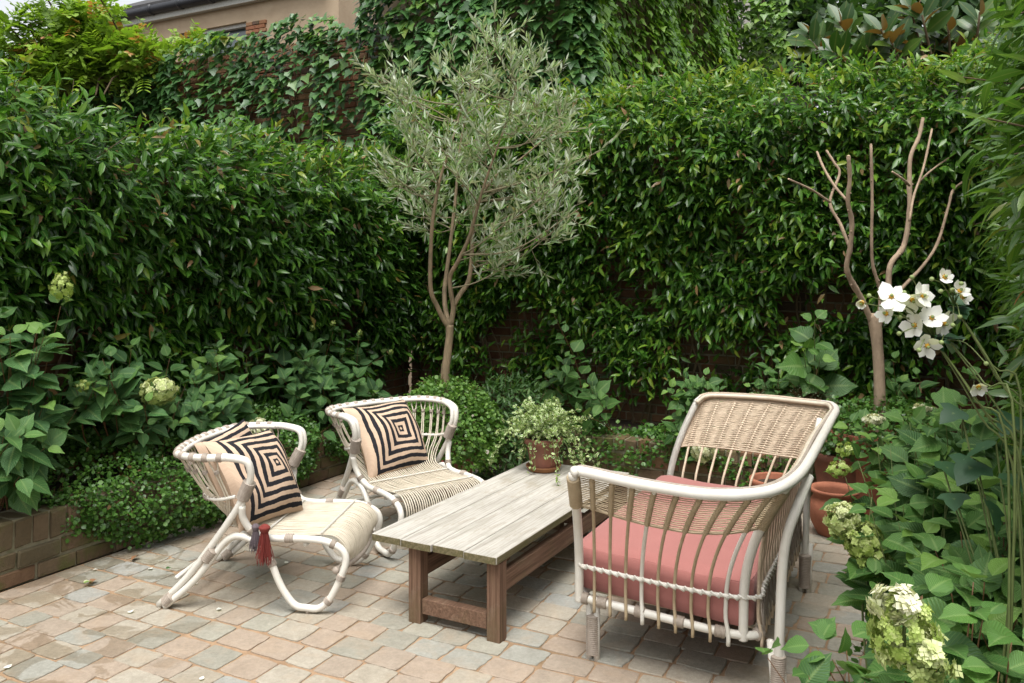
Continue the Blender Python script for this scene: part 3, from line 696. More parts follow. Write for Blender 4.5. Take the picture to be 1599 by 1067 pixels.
# ------------------------------------------------------------------ shrubs, vines and trees behind the walls
def crown(par, name, centres, radii, n, tpl, mat, size, org, seed, indiv=0, up=.2, light=0.0, squash=1.0):
    """leaves spread in clumps through ellipsoids"""
    g = np.random.default_rng(seed); Pp = []; Rn = []; cen = []
    for c, r in zip(centres, radii):
        k = int(n * (r[0] * r[2]) / sum(q[0] * q[2] for q in radii)); kc = max(6, k // 28)
        cl = randdir(kc, g) * (g.random((kc, 1)) ** .45) * np.asarray(r) + c
        Pp.append(cl[g.integers(kc, size=k)] + g.normal(0, .11 * (r[0] + r[2]) / 2, (k, 3))); cen.append(np.repeat([c], k, 0)); Rn.append(np.clip(g.beta(2, 2.2, k) * .9 + light, 0, 1))
    Pp = np.concatenate(Pp); cen = np.concatenate(cen); m = len(Pp)
    D = nrm(nrm(Pp - cen) * .7 + randdir(m, g) * .8 + UZ * up - UZ * .15); Nn = nrm(UZ + g.normal(0, .5, (m, 3)))
    leaves(par, name, tpl, mat, Pp, D, Nn, size * g.uniform(.6, 1.2, m), np.concatenate(Rn), org, indiv)
def far_tree(name, label, base, h, crowns, n, mat, size, seed, tpl='round'):
    rt = root(name, label, 'tree', tuple(base)); mb = MB(); mb.tube([base, base + UZ * h * .5 + [.1, 0, 0], base + UZ * h * .85], [.16, .11, .05], 8, True, 3)
    for c, r in crowns: mb.tube([base + UZ * h * .45, (base + UZ * h * .5 + c) / 2 + [0, 0, .2], c], [.08, .05, .02], 6, True, 3)
    mb.build('trunk', M['twig'], rt, base)
    crown(rt, 'crown', [c for c, r in crowns], [r for c, r in crowns], n, tpl, mat, size, base, seed)
far_tree('background_tree', 'dark leafy tree in the gap between ivy-clad house and magnolia', P(1250, 405, 17) * [1, 1, 0], 7.5, [(P(1225, 95, 17), (1.1, 1, .9)), (P(1300, 60, 16.5), (1.0, 1, 1.2)), (P(1225, 15, 17.5), (.55, .8, .5)), (P(1190, 60, 18), (.5, .8, 1.2))], 5200, 'tree', .20, 51)
far_tree('background_tree', 'large dark tree behind the magnolia, top right', P(1450, 405, 15) * [1, 1, 0], 7.0, [(P(1370, 60, 15), (1.1, 1, 1.0)), (P(1480, 25, 15), (1.2, 1, 1.0)), (P(1580, 70, 15), (1.1, 1, 1.2)), (P(1420, 120, 14), (1.5, .8, .7))], 6000, 'tree', .20, 52)
vo = W(8.2, -10.6, 0)
vr = root('pale_vine', 'light green feathery vine heaped over the wall top at the upper left', 'vine', tuple(vo))
def compound(par, name, Pp, D, n, mat, size, org, seed, indiv=0):
    g = np.random.default_rng(seed); k = 5; PP = []; DD = []; NN = []; RR = []; m = len(Pp); base_r = np.clip(g.beta(2, 2.2, m) * .85 + .06, 0, .9); base_r[g.random(m) < .04] = .97
    nn = nrm(UZ + g.normal(0, .4, (m, 3)))
    side = nrm(np.cross(D, nn))
    for q in range(k):
        for sg in (-1, 1):
            f = (q + .6) / k; PP.append(Pp + D * (f * size * 2.6)[:, None] - np.outer(.2 * size * f * f * 2, UZ)); DD.append(nrm(D * .5 + side * sg + g.normal(0, .12, (m, 3)))); NN.append(nn); RR.append(np.clip(base_r + g.normal(0, .04, m), 0, 1))
    leaves(par, name, 'small', mat, np.concatenate(PP), np.concatenate(DD), np.concatenate(NN), np.tile(size, 2 * k), np.concatenate(RR), org, indiv)
g = np.random.default_rng(61)
cl = []
for px, py, sx, sy, n in ((40, 75, 90, 60, 420), (120, 55, 60, 45, 320), (190, 85, 50, 32, 260), (60, 110, 90, 35, 320), (240, 90, 30, 22, 110), (150, 110, 90, 22, 260), (20, 25, 50, 30, 200), (300, 72, 35, 10, 70), (130, 30, 45, 20, 120)):
    for _ in range(n): cl.append(P(px + g.normal(0, sx * .55), py + g.normal(0, sy * .55), g.uniform(10.6, 11.9)))
cl = np.array(cl); cl = cl[cl[:, 2] < 4.95 + .5 * np.sin(cl[:, 0] * 3)]
Dv = nrm(randdir(len(cl), g) + [0, -.5, .25])
compound(vr, 'foliage', cl, Dv, 5, 'wist', g.uniform(.065, .105, len(cl)), vo, 62, 150)
mb = MB()
for _ in range(26):
    p = cl[g.integers(len(cl))]; mb.tube([p * [1, 1, 0] + [0, .8, 3.2], p + [0, .4, -.35], p, p + randdir(1, g)[0] * .4], .012, 5, True, 3)
mb.build('stems', M['twig'], vr, vo, kind='stuff')
# magnolia
mo = W(8.3, -.3, 0); mr_ = root('magnolia_tree', 'magnolia with big glossy leaves brown underneath, above the back hedge at right', 'tree', tuple(mo))
g = np.random.default_rng(71); mb = MB(); YM = 7.0
fork = P(1500, 230, 7.3); mb.tube([mo, mo * .5 + fork * .5, fork], [.10, .08, .06], 8, True, 3)
tips = [(1262, 45), (1310, 30), (1345, 55), (1360, 95), (1400, 60), (1420, 115), (1395, 105), (1330, 110), (1300, 80), (1450, 70), (1480, 30), (1470, 110), (1520, 60), (1530, 15), (1560, 90), (1440, 20), (1420, 5), (1545, 40), (1500, 90), (1580, 55), (1375, 75), (1290, 60), (1510, 115), (1465, -5), (1595, 20), (1340, 85), (1385, 40), (1440, 95), (1490, 65), (1555, 120), (1590, 100), (1410, 85), (1320, 65)]
nl = 0
tips = tips + [(x + g.normal(0, 14), y + g.normal(6, 14)) for x, y in tips if y > 25]
for i, (px, py) in enumerate(tips):
    tip = P(px, py + 4, YM + g.uniform(-.45, .5)); mid = fork * .45 + tip * .55 + [0, 0, -.14]
    mb.tube([fork, mid, tip], [.03, .018, .008], 6, True, 4)
    dirn = nrm(tip - mid); k = g.integers(7, 11)
    for q in range(k):
        a = q * 2.4 + g.random(); u = nrm(np.cross(dirn, UZ)); v = np.cross(u, dirn); rd = u * math.cos(a) + v * math.sin(a)
        f = q / k; d = nrm(dirn * (.25 + .65 * f) + rd * .85 + UZ * .28); p = tip - dirn * (.17 * (1 - f)) + rd * .008
        Rm = frames(d[None], nrm(UZ * .55 + rd * -.1 + dirn * .3 + np.array([0, -1.0, 0]) + g.normal(0, .35, 3))[None])[0]
        leaf_obj(mr_, 'magno', 'magno', p, Rm, g.uniform(.17, .25), float(g.random()), mo); nl += 1
mb.build('branches', M['twig'], mr_, mo)
# dark fence rail on the hedge at the right
fo = W(7.35, -.55, 0); fr = root('fence', 'dark weathered fence rail and posts showing over the back hedge at right', 'fence', tuple(fo))
MB().box(W(7.35, -.55, 2.98), UB, UA, UZ, 1.0, .03, .05).build('rail', M['tarp'], fr, fo, smooth=False)
for k in (-1.4, -.5, .35): MB().box(W(7.43, k, 1.52), UB, UA, UZ, .05, .05, 1.54).build('post', M['tarp'], fr, fo, smooth=False)

# ------------------------------------------------------------------ flowering shrubs and bed plants
def panicle(par, p, rx, rz, n, mat, size, org, seed, name='flower_head', axis=UZ, cone=0.0):
    g = np.random.default_rng(seed); n = int(n * 2.6); size = size * .66; kc = max(9, n // 26); cd_ = nrm(np.stack([np.cos(np.arange(kc) * 2.4) * np.sqrt(1 - (1 - 2 * (np.arange(kc) + .5) / kc) ** 2), np.sin(np.arange(kc) * 2.4) * np.sqrt(1 - (1 - 2 * (np.arange(kc) + .5) / kc) ** 2), 1 - 2 * (np.arange(kc) + .5) / kc], 1) + g.normal(0, .12, (kc, 3)))
    cr_ = g.uniform(.80, 1.05, kc); pick = g.integers(kc, size=n); loc_ = cd_[pick] * cr_[pick][:, None] + randdir(n, g) * (g.random((n, 1)) ** .5) * min(.34, 1.25 / math.sqrt(kc)); rr = np.linalg.norm(loc_, axis=1); d = nrm(loc_); zc = d[:, 2]
    w = 1 - cone * (zc * .5 + .5)
    off = np.c_[d[:, 0] * rx * w * rr, d[:, 1] * rx * w * rr, d[:, 2] * rz * rr]
    q = Vector((0, 0, 1)).rotation_difference(Vector(axis)); Rq = np.array(q.to_matrix()); off = off @ Rq.T; dd = d @ Rq.T
    up = randdir(n, g); D = nrm(np.cross(dd, up)); Nn = nrm(dd + g.normal(0, .3, (n, 3)))
    o = leaves(par, name, 'floret', mat, p + off, D, Nn, size * g.uniform(.6, 1.15, n), np.clip(.5 + .4 * dd[:, 2] + g.normal(0, .2, n), 0, 1), org)
    MB().tube([p - np.asarray(axis) * rz * .9, p + np.asarray(axis) * rz * .5], [.004, .003], 6).build('flower_stalk', M['stem'], o, org)
    return o
def shrub(name, label, cat, base, tops, lsize, seed, tpl='ovate', mat='hyd', nodes=5, start=.3, stem='redstem', r=.006, spread=.18, whorl=2, extra=0, face=.40, out=.85, rise=.35, group=None, bases=None, droop=.0, tipsmall=.55):
    g = np.random.default_rng(seed); base = np.asarray(base, float); rt = root(name, label, cat, tuple(base), group=group)
    tops = list(tops)
    for _ in range(extra):                             # more shoots among the given ones
        i, j = g.integers(len(tops), size=2); f = g.random(); tops.append(tops[i] * f + tops[j] * (1 - f) + g.normal(0, .05, 3))
    for i, t in enumerate(tops):
        b = base + [g.normal(0, spread * .3), g.normal(0, spread * .3), 0] if bases is None else np.asarray(bases[i])
        mid = (b * .5 + t * .5) + [g.normal(0, .03), g.normal(0, .03), .05]
        path = catmull([b, mid, t], 8)
        MB().tube(path, [r * .8, r * .6, r * .2], 6).build('stem', M[stem], rt, base)
        L = len(path); az = g.uniform(0, 6.28)
        for q in range(nodes):
            f = start + (1 - start) * (q + 1) / nodes; k = min(L - 2, int(f * (L - 1))); pp = path[k] + (path[k + 1] - path[k]) * (f * (L - 1) - k); td = nrm(path[k + 1] - path[k])
            u = nrm(np.cross(td, UZ + .05)); v = np.cross(td, u); az += 1.57 + g.normal(0, .25)
            for w in range(whorl):
                a = az + w * 2 * math.pi / whorl + g.normal(0, .2); rd = u * math.cos(a) + v * math.sin(a)
                top_ = q == nodes - 1; s = lsize * g.uniform(.75, 1.15) * (1 - (1 - tipsmall) * max(0, (f - .75) / .25))
                d = nrm(rd * out + UZ * (rise - .22 + .35 * top_ - droop) + td * .25 + g.normal(0, .14, 3))
                Rm = frames(d[None], nrm(UZ + np.array([0, -face, 0]) + g.normal(0, .24, 3))[None])[0]
                rnd = float(np.clip(g.normal(.42, .2) + .32 * top_, 0, 1))
                leaf_obj(rt, tpl, mat, pp + rd * (.012 + .1 * s) + UZ * .01, Rm, s, rnd, base)
    return rt
BL = -4.62
def tb(px, py, b=BL): return onb(px, py, b + .2)
def ta(px, py, a=6.4): return ona(px, py, a - .34)
sb = W(2.75, -4.55, .28)
h1 = shrub('hydrangea_shrub', 'hydrangea with a tall reddish stem and lime cone, far left edge', 'shrub', sb, [tb(95, 478, -4.50), tb(15, 560, -4.45), tb(45, 640, -4.35), tb(70, 700, -4.3), tb(15, 690, -4.3), tb(120, 640, -4.5), tb(-10, 500, -4.6), tb(30, 745, -4.25)], .185, 81, nodes=5, start=.4, droop=.1, extra=8)
panicle(h1, tb(96, 448, -4.40), .068, .072, 260, 'panicg', .014, sb, 82, cone=.5)
panicle(h1, tb(130, 603, -4.45), .03, .03, 70, 'panicg', .012, sb, 83)
sb = W(3.45, -4.55, .28)
h2 = shrub('hydrangea_shrub', 'spreading hydrangea holding one round pale flower head over the creeper', 'shrub', sb, [tb(160, 560, -4.5), tb(205, 545, -4.55), tb(235, 612, -4.42), tb(180, 640, -4.45), tb(265, 560, -4.6), tb(140, 585, -4.5), tb(225, 665, -4.4), tb(290, 600, -4.6)], .155, 84, nodes=4, start=.45, extra=10)
panicle(h2, tb(248, 611, -4.36), .095, .075, 420, 'panicle', .026, sb, 85)
sb = W(4.25, -4.6, .28)
h3 = shrub('hydrangea_shrub', 'bushy hydrangea behind the nearer rattan chair with a cream flower head', 'shrub', sb, [tb(335, 545, -4.6), tb(300, 590, -4.5), tb(370, 600, -4.45), tb(340, 650, -4.4), tb(395, 640, -4.45), tb(310, 640, -4.4), tb(420, 680, -4.4), tb(275, 660, -4.4), tb(385, 560, -4.7)], .15, 86, nodes=5, start=.4, extra=12)
panicle(h3, tb(405, 672, -4.30), .075, .07, 320, 'panicw', .024, sb, 87)
panicle(h3, tb(418, 700, -4.27), .055, .06, 220, 'panicw', .024, sb, 88)
sb = W(5.35, -4.6, .28)
h4 = shrub('hydrangea_shrub', 'dense leafy hydrangea without blooms between the two rattan chairs', 'shrub', sb, [tb(490, 535, -4.6), tb(520, 518, -4.65), tb(560, 530, -4.6), tb(600, 555, -4.55), tb(475, 560, -4.5), tb(440, 590, -4.5), tb(465, 620, -4.45), tb(520, 575, -4.45), tb(560, 590, -4.45), tb(590, 610, -4.4), tb(450, 660, -4.4), tb(500, 640, -4.35), tb(545, 640, -4.35), tb(480, 690, -4.3), tb(425, 555, -4.6), tb(610, 640, -4.4), tb(535, 555, -4.6)], .15, 89, nodes=4, start=.5, spread=.5, extra=12)
for q, (px, py) in enumerate(((488, 512), (520, 505), (562, 520), (610, 550))): panicle(h4, tb(px, py, -4.6), .022, .022, 40, 'panicg', .011, sb, 90 + q)
# stems in the back bed
sb = W(6.4, -2.75, .22)
shrub('young_shrub', 'upright young shrub with paired leaves behind the potted table plant', 'shrub', sb, [ta(865, 492), ta(880, 560), ta(850, 590)], .14, 95, nodes=9, start=.15, stem='redstem', rise=.3, mat='hydr', face=.7)
sb = W(6.35, -2.45, .22)
shrub('young_shrub', 'short leafy sprig right of the upright young shrub, low by the back wall', 'shrub', sb, [ta(920, 600, 6.35), ta(935, 625, 6.3), ta(905, 650, 6.3)], .14, 96, nodes=4, start=.4, mat='hydr', face=.7)
sb = W(6.3, -1.75, .22)
shrub('young_shrub', 'light green shrub with oval leaves left of the sofa far arm', 'shrub', sb, [ta(1065, 585, 6.35), ta(1075, 640, 6.25), ta(1045, 610, 6.3), ta(1090, 600, 6.3), ta(1050, 680, 6.2), ta(1100, 590, 6.4), ta(1120, 610, 6.35)], .125, 97, nodes=6, start=.2, mat='hydr', stem='stem', extra=4, face=.6)
sb = W(6.45, -.95, .22)
shrub('bigleaf_shrub', 'pale stem with very large heart-shaped leaves standing behind the sofa', 'shrub', sb, [ta(1272, 500, 6.45), ta(1280, 560, 6.4), ta(1255, 545, 6.45)], .225, 98, tpl='ovatew', mat='hydr', nodes=4, start=.25, face=1.3, stem='stem', whorl=2, droop=.2, tipsmall=.4, r=.009)
sb = W(6.45, -1.25, .22)
shrub('young_shrub', 'shrub with small oval leaves between sofa back and large-leaved stem', 'shrub', sb, [ta(1205, 545, 6.5), ta(1190, 580, 6.4), ta(1215, 600, 6.4), ta(1175, 605, 6.35), ta(1220, 570, 6.45)], .105, 99, nodes=7, start=.2, mat='hydr')
sb = W(6.4, -.35, .22)
shrub('young_shrub', 'leafy sprig just right of the pollarded tree trunk', 'shrub', sb, [ta(1395, 565, 6.4), ta(1405, 600, 6.35), ta(1380, 580, 6.45), ta(1430, 590, 6.4)], .13, 100, nodes=4, start=.3, mat='hydr')
# small-leaved mats
def mat_plant(name, label, cat, org, pts, nor, tpl, mat, size, seed, indiv=0, jitter=.05, rt=None, hang=.2):
    g = np.random.default_rng(seed); rt = rt or root(name, label, cat, tuple(org)); m = len(pts)
    D = nrm(randdir(m, g) + nor * .5 - UZ * hang); Nn = nrm(nor * .7 + UZ * .6 + g.normal(0, .45, (m, 3)))
    r = np.clip(g.beta(2, 2.2, m) * .93, 0, 1); r[g.random(m) < .006] = 1
    leaves(rt, 'foliage', tpl, mat, pts + g.normal(0, jitter, (m, 3)) * .3, D, Nn, size * g.uniform(.55, 1.2, m), r, org, indiv)
    mb = MB()
    for i in g.choice(m, min(m, 220), replace=False):
        p = pts[i]; mb.tube([p - nor[i] * .1 + UZ * .03, p - nor[i] * .02, p + randdir(1, g)[0] * .05 + nor[i] * .02], .0014, 4, False)
    mb.build('stems', M['redstem'], rt, org, kind='stuff'); return rt
g = np.random.default_rng(111)                         # creeper spilling over the left planter
def creeper(a0, a1, n, seed, bfront, ztop, bback=-4.85, dens=None):
    g = np.random.default_rng(seed); lump = waves(seed, 8, 2, 7); aa = g.uniform(a0, a1, n); pts = []; nor = []
    e = np.clip(np.minimum(aa - a0, a1 - aa) / .55, 0, 1) ** .6
    u = g.random(n)
    h = ztop * (.72 + .28 * e) + .07 * lump(aa, aa * 0); fr = bfront - .22 * (1 - e) + .05 * lump(aa * 1.3, aa * 0 + 2)
    # u < .5: front curtain from the ground up; above: sloping top back to the wall
    f = u / .5; zf = h * (1 - (1 - e) * .75) * 0 + (.03 + (1 - e) * .26) + (h - .03 - (1 - e) * .26) * f; bf = fr + .12 * np.sin(f * math.pi * .9) * e - .02
    t = (u - .5) / .5; zt = h + .16 * np.sin(t * 2.2) * e + .03 * lump(aa * 2, t * 5); bt = fr + (bback - fr) * t
    front = u < .5
    Z = np.where(front, zf, zt); B = np.where(front, bf, bt) + .03 * lump(aa * 3, Z * 6)
    k = g.random(n) > .0
    Pp = np.stack([aa * SN + B * CS, aa * CS - B * SN, Z], 1)
    nor = np.where(front[:, None], UB * .8 + UZ * .3, UZ * .8 + UB * .3)
    Pp = Pp - nor * (g.random(n) ** 2 * .09)[:, None]
    return Pp[k], nrm(nor[k])
pts, nor = creeper(2.70, 4.85, 17000, 112, -4.08, .47)
mat_plant('creeping_plant', 'mat of tiny round leaves spilling over the left planter wall to the paving', 'creeper', W(3.6, -4.5, .29), pts, nor, 'round', 'round', .026, 113)
pts, nor = creeper(4.7, 6.15, 7500, 114, -4.14, .40)
mat_plant('creeping_plant', 'dark creeping mat of tiny leaves behind the far rattan chair', 'creeper', W(5.4, -4.5, .29), pts, nor, 'round', 'round', .026, 115)
def dome(c, rx, ry, rz, n, seed, lo=-.35, inner=.55):
    g = np.random.default_rng(seed); d = randdir(n * 2, g); d = d[d[:, 2] > lo][:n]; lump = waves(seed, 8, 2, 6)
    r = 1 + .10 * lump(np.arctan2(d[:, 1], d[:, 0]) * 2, d[:, 2] * 3)
    f = 1 - (1 - inner) * g.random(len(d)) ** 2.5
    return c + d * (r * f)[:, None] * np.array([rx, ry, rz]), d
g = np.random.default_rng(116)
NBK = 8500; bb = g.uniform(-3.9, -.75, NBK); t = g.random(NBK); lump = waves(117, 8, 3, 8)
zz = .17 + .27 * (.45 + .55 * np.sin(bb * 3.1 + 1.0) ** 2) * (1 - .4 * t) * (.7 + .4 * lump(bb * 2, t)) + g.uniform(-.03, .05, NBK); aa = 5.97 + .5 * t
pts = np.stack([aa * SN + bb * CS, aa * CS - bb * SN, zz], 1); pts[t < .3] -= UZ * (.20 * g.random((t < .3).sum()))[:, None] + UA * .05
mat_plant('creeping_plant', 'small-leaved creeper over the back planter wall right of the table plant', 'creeper', W(6.15, -2.0, .25), pts, nrm(np.tile(UZ - UA * .6, (NBK, 1))), 'round', 'round', .036, 118)

# ------------------------------------------------------------------ pots
def pot(name, label, c, prof, mat, rot=0, soil=None, group=None):
    rt = root(name, label, 'pot', tuple(c), group=group); V, Q = lathe(prof, 44); o = obj('body', mesh('body', V, None, Q, np.tile([.5, 0, 0, 1], (len(V), 1)), M[mat]), rt)
    if soil:
        V, Q = lathe([(0.001, soil[1] + .01), (soil[0] * .5, soil[1] + .012), (soil[0], soil[1])], 28); obj('soil', mesh('soil', V, None, Q[:, ::-1] if False else Q, None, M['soil']), rt)
    return rt
def flare(r0, r1, h, rim, t=.014):
    return [(.001, 0), (r0 * .97, 0), (r0, .008), (r0 + (r1 - r0) * .5, h * .5), (r1, h - rim), (r1 + .012, h - rim + .004), (r1 + .014, h - .006), (r1 + .008, h), (r1 - t + .004, h), (r1 - t, h - .008), (r1 - t - .004, h - rim - .03), (r0, h * .4), (.001, h * .38)]
# olive tree in its pot, underplanted with a leafy mound
po = np.array([-.455, 5.93, 0.0])
pot('olive_pot', 'terracotta pot under the olive tree, hidden by leafy mound behind the far chair', po, flare(.15, .215, .40, .05), 'terra2', soil=(.2, .36))
d_, dn = dome(po + [0, 0, .40], .375, .36, .40, 9500, 121, -.45, .6)
d_[:, 2] = np.where(d_[:, 2] < .42, np.maximum(d_[:, 2], .17), d_[:, 2])
mat_plant('mound_plant', 'rounded mound of tiny bright leaves at the foot of the olive tree', 'plant', po + [0, 0, .37], d_, dn, 'round', 'mound', .030, 122, hang=.3)
olr = root('olive_tree', 'grey-green olive tree with slender forked trunk in the garden corner', 'tree', tuple(po + [0, 0, .36]))
oo = po + [0, 0, .36]; YO = 5.93
def path_px(L, Y, dy=None): return np.array([P(x, y, Y + (dy[i] if dy else 0)) for i, (x, y) in enumerate(L)])
trunk = np.vstack([[po + [0, 0, .30]], path_px([(695, 594), (698, 560), (702, 525), (702, 508)], YO)])
LIM = [path_px([(702, 512), (693, 500), (682, 477), (673, 455), (672, 409), (676, 340), (689, 273), (706, 221), (720, 165), (722, 115)], YO, [0, -.02, -.05, -.1, -.14, -.2, -.2, -.15, -.1, -.1]),
       path_px([(702, 508), (696, 485), (694, 457), (698, 421), (704, 375), (712, 302), (718, 232), (732, 150), (740, 85)], YO, [0, .05, .1, .15, .2, .28, .3, .3, .25]),
       path_px([(704, 508), (708, 480), (704, 457), (703, 431), (716, 407), (734, 367), (752, 302), (776, 232), (793, 185), (808, 130)], YO, [0, 0, -.02, -.05, -.1, -.15, -.25, -.3, -.35, -.4]),
       path_px([(708, 478), (718, 460), (732, 438), (737, 396), (741, 330), (770, 279), (811, 250), (860, 212), (905, 205)], YO, [0, .02, .06, .1, .15, .2, .2, .2, .2])]
MB().tube(trunk, [.040, .032, .029, .027, .030], 12, True, 4).build('trunk', M['olbark'], olr, oo)
for k, L in enumerate(LIM): MB().tube(L, [.019, .017, .015, .012, .006, .003], 9, True, 4).build('limb', M['olbark'], olr, oo)
poly = np.array([(745, -5), (800, 30), (850, 90), (870, 130), (900, 180), (945, 200), (950, 240), (905, 270), (925, 330), (890, 375), (850, 415), (800, 435), (760, 400), (700, 375), (650, 350), (610, 300), (585, 260), (550, 180), (545, 110), (560, 80), (590, 100), (640, 90), (690, 50), (720, 5)], float)
poly[:, 1] = np.where(poly[:, 1] < 120, poly[:, 1] * .78 + 27, poly[:, 1])
def inside(x, y):
    c = False; j = len(poly) - 1
    for i in range(len(poly)):
        if (poly[i][1] > y) != (poly[j][1] > y) and x < (poly[j][0] - poly[i][0]) * (y - poly[i][1]) / (poly[j][1] - poly[i][1]) + poly[i][0]: c = not c
        j = i
    return c
g = np.random.default_rng(131); nodes = np.concatenate([catmull(L, 4)[8:] for L in LIM]); tw = MB(); LP = []; LD = []; tipn = 0; ctr = []
while len(ctr) < 66:                                    # leaf clumps, spread through the crown with gaps between them
    x, y = g.uniform(545, 950), g.uniform(0, 435)
    if not inside(x, y) or (len(ctr) > 48 and y > 240): continue
    ex = (x - 735) / 210; ey = (y - 190) / 240; dd = .8 * math.sqrt(max(.06, 1 - min(1, ex * ex * .8 + ey * ey * .5)))
    c = P(x, y, YO + g.uniform(-1, 1) * dd)
    if all(np.linalg.norm(c - q) > .17 for q in ctr): ctr.append(c)
for c in ctr:
    hd = np.linalg.norm((nodes - c)[:, :2], axis=1); low = nodes[(c[2] - nodes[:, 2]) > hd * .35]
    if len(low) == 0: low = nodes
    k = low[np.argmin(np.linalg.norm(low - c, axis=1))]; ln = np.linalg.norm(c - k)
    bc = catmull([k, k * .5 + c * .5 + [0, 0, -.08 * ln] + randdir(1, g)[0] * .05, c], 6); tw.tube(bc, [min(.008, .003 + .006 * ln), .0028], 5, False)
    for _ in range(g.integers(6, 10)):
        f = g.uniform(.55, 1.0); st_ = bc[int(f * (len(bc) - 1))]; d = nrm(nrm(c - k) * .35 + randdir(1, g)[0] * .9 + UZ * .42); L = g.uniform(.12, .27)
        path = catmull([st_, st_ + d * L * .5 + [0, 0, -.01], st_ + d * L + [0, 0, .03]], 5); tw.tube(path, [.0022, .0012], 4, False); nseg = len(path)
        for q in range(g.integers(11, 19)):
            t_ = .2 + .8 * g.random() ** .8; i = min(nseg - 2, int(t_ * (nseg - 1))); td = nrm(path[i + 1] - path[i])
            LP.append(path[i] + (path[i + 1] - path[i]) * g.random()); LD.append(nrm(td * .85 + UZ * .2 + randdir(1, g)[0] * .75))
tw.build('twigs', M['oltwig'], olr, oo, kind='stuff')
LP = np.array(LP); LD = np.array(LD)
leaves(olr, 'crown', 'olive', 'olive', LP, LD, nrm(UZ * .4 + randdir(len(LP), g)), g.uniform(.05, .092, len(LP)), np.clip(g.beta(2, 2, len(LP)) + .15 * (LP[:, 2] - 2.4), 0, 1), oo)
# feathery bush behind the table
fb = W(5.75, -3.0, 0); fb = np.array([-.02, 6.25, .0]); d_, dn = dome(fb + [0, 0, .36], .36, .3, .40, 3600, 141, -.85, .35)
d_[:, 2] = np.maximum(d_[:, 2], .05)
frt = mat_plant('feathery_bush', 'dark bush of narrow leaves between the leafy mound and the table plant', 'bush', fb, d_, dn, 'long', 'needle', .062, 142, hang=-.2)
mb = MB()
for i in range(60): mb.tube([fb + [g.normal(0, .04), g.normal(0, .04), .0], fb * .4 + d_[i] * .6 + [0, 0, .03], d_[i]], .003, 4, False, 3)
mb.build('branches', M['twig'], frt, fb, kind='stuff')
for q, (px, py, nn) in enumerate(((1185, 622, 500), (1262, 612, 420))):
    c = ona(px, py, 6.15); c[2] -= .05; d_, dn = dome(c, .13, .1, .10, nn, 150 + q, -.6, .3)
    rt = mat_plant('grey_shrub', ('small grey-green shrub peeping over the middle of the sofa back', 'small grey-green shrub right behind the sofa back corner')[q], 'shrub', np.array([c[0], c[1], .22]), d_, dn, 'small', 'grey', .018, 152 + q)
    MB().tube([(c[0], c[1], .2), c], [.012, .006], 6).build('trunk', M['twig'], rt, (c[0], c[1], .22))
# terracotta pots at the right
sp = np.array([1.93, 5.02, 0.0])
pot('terracotta_pot', 'round-bellied terracotta pot with rolled rim on the paving behind the sofa', sp, [(.001, 0), (.085, 0), (.10, .01), (.135, .08), (.150, .15), (.142, .20), (.120, .235), (.122, .25), (.140, .262), (.146, .275), (.138, .284), (.118, .278), (.108, .255), (.12, .2), (.12, .12), (.001, .11)], 'terra', soil=(.12, .2))
bp = np.array([2.28, 5.34, 0.0])
pot('terracotta_pot', 'big tapered terracotta pot that holds the pollarded tree', bp, flare(.17, .245, .56, .07), 'terra', soil=(.23, .50))
kp = ona(1212, 735, 5.72); kp[2] = 0
pot('terracotta_pot', 'terracotta pot seen through the sofa slats by the back planter', kp, flare(.12, .16, .20, .04), 'terra', soil=(.14, .16))
kp2 = kp + UB * .42 + UA * .02
pot('terracotta_pot', 'dark terracotta pot behind the sofa back, half hidden by the round pot', kp2, flare(.14, .19, .42, .05), 'terra2', soil=(.17, .38))
d_, dn = dome(bp + [.03, 0, .56], .42, .36, .20, 4200, 161, -.75, .5)
mat_plant('creeping_plant', 'wiry creeper of tiny round leaves around the foot of the pollarded tree', 'creeper', bp + [0, 0, .5], d_, dn, 'round', 'round', .030, 162)
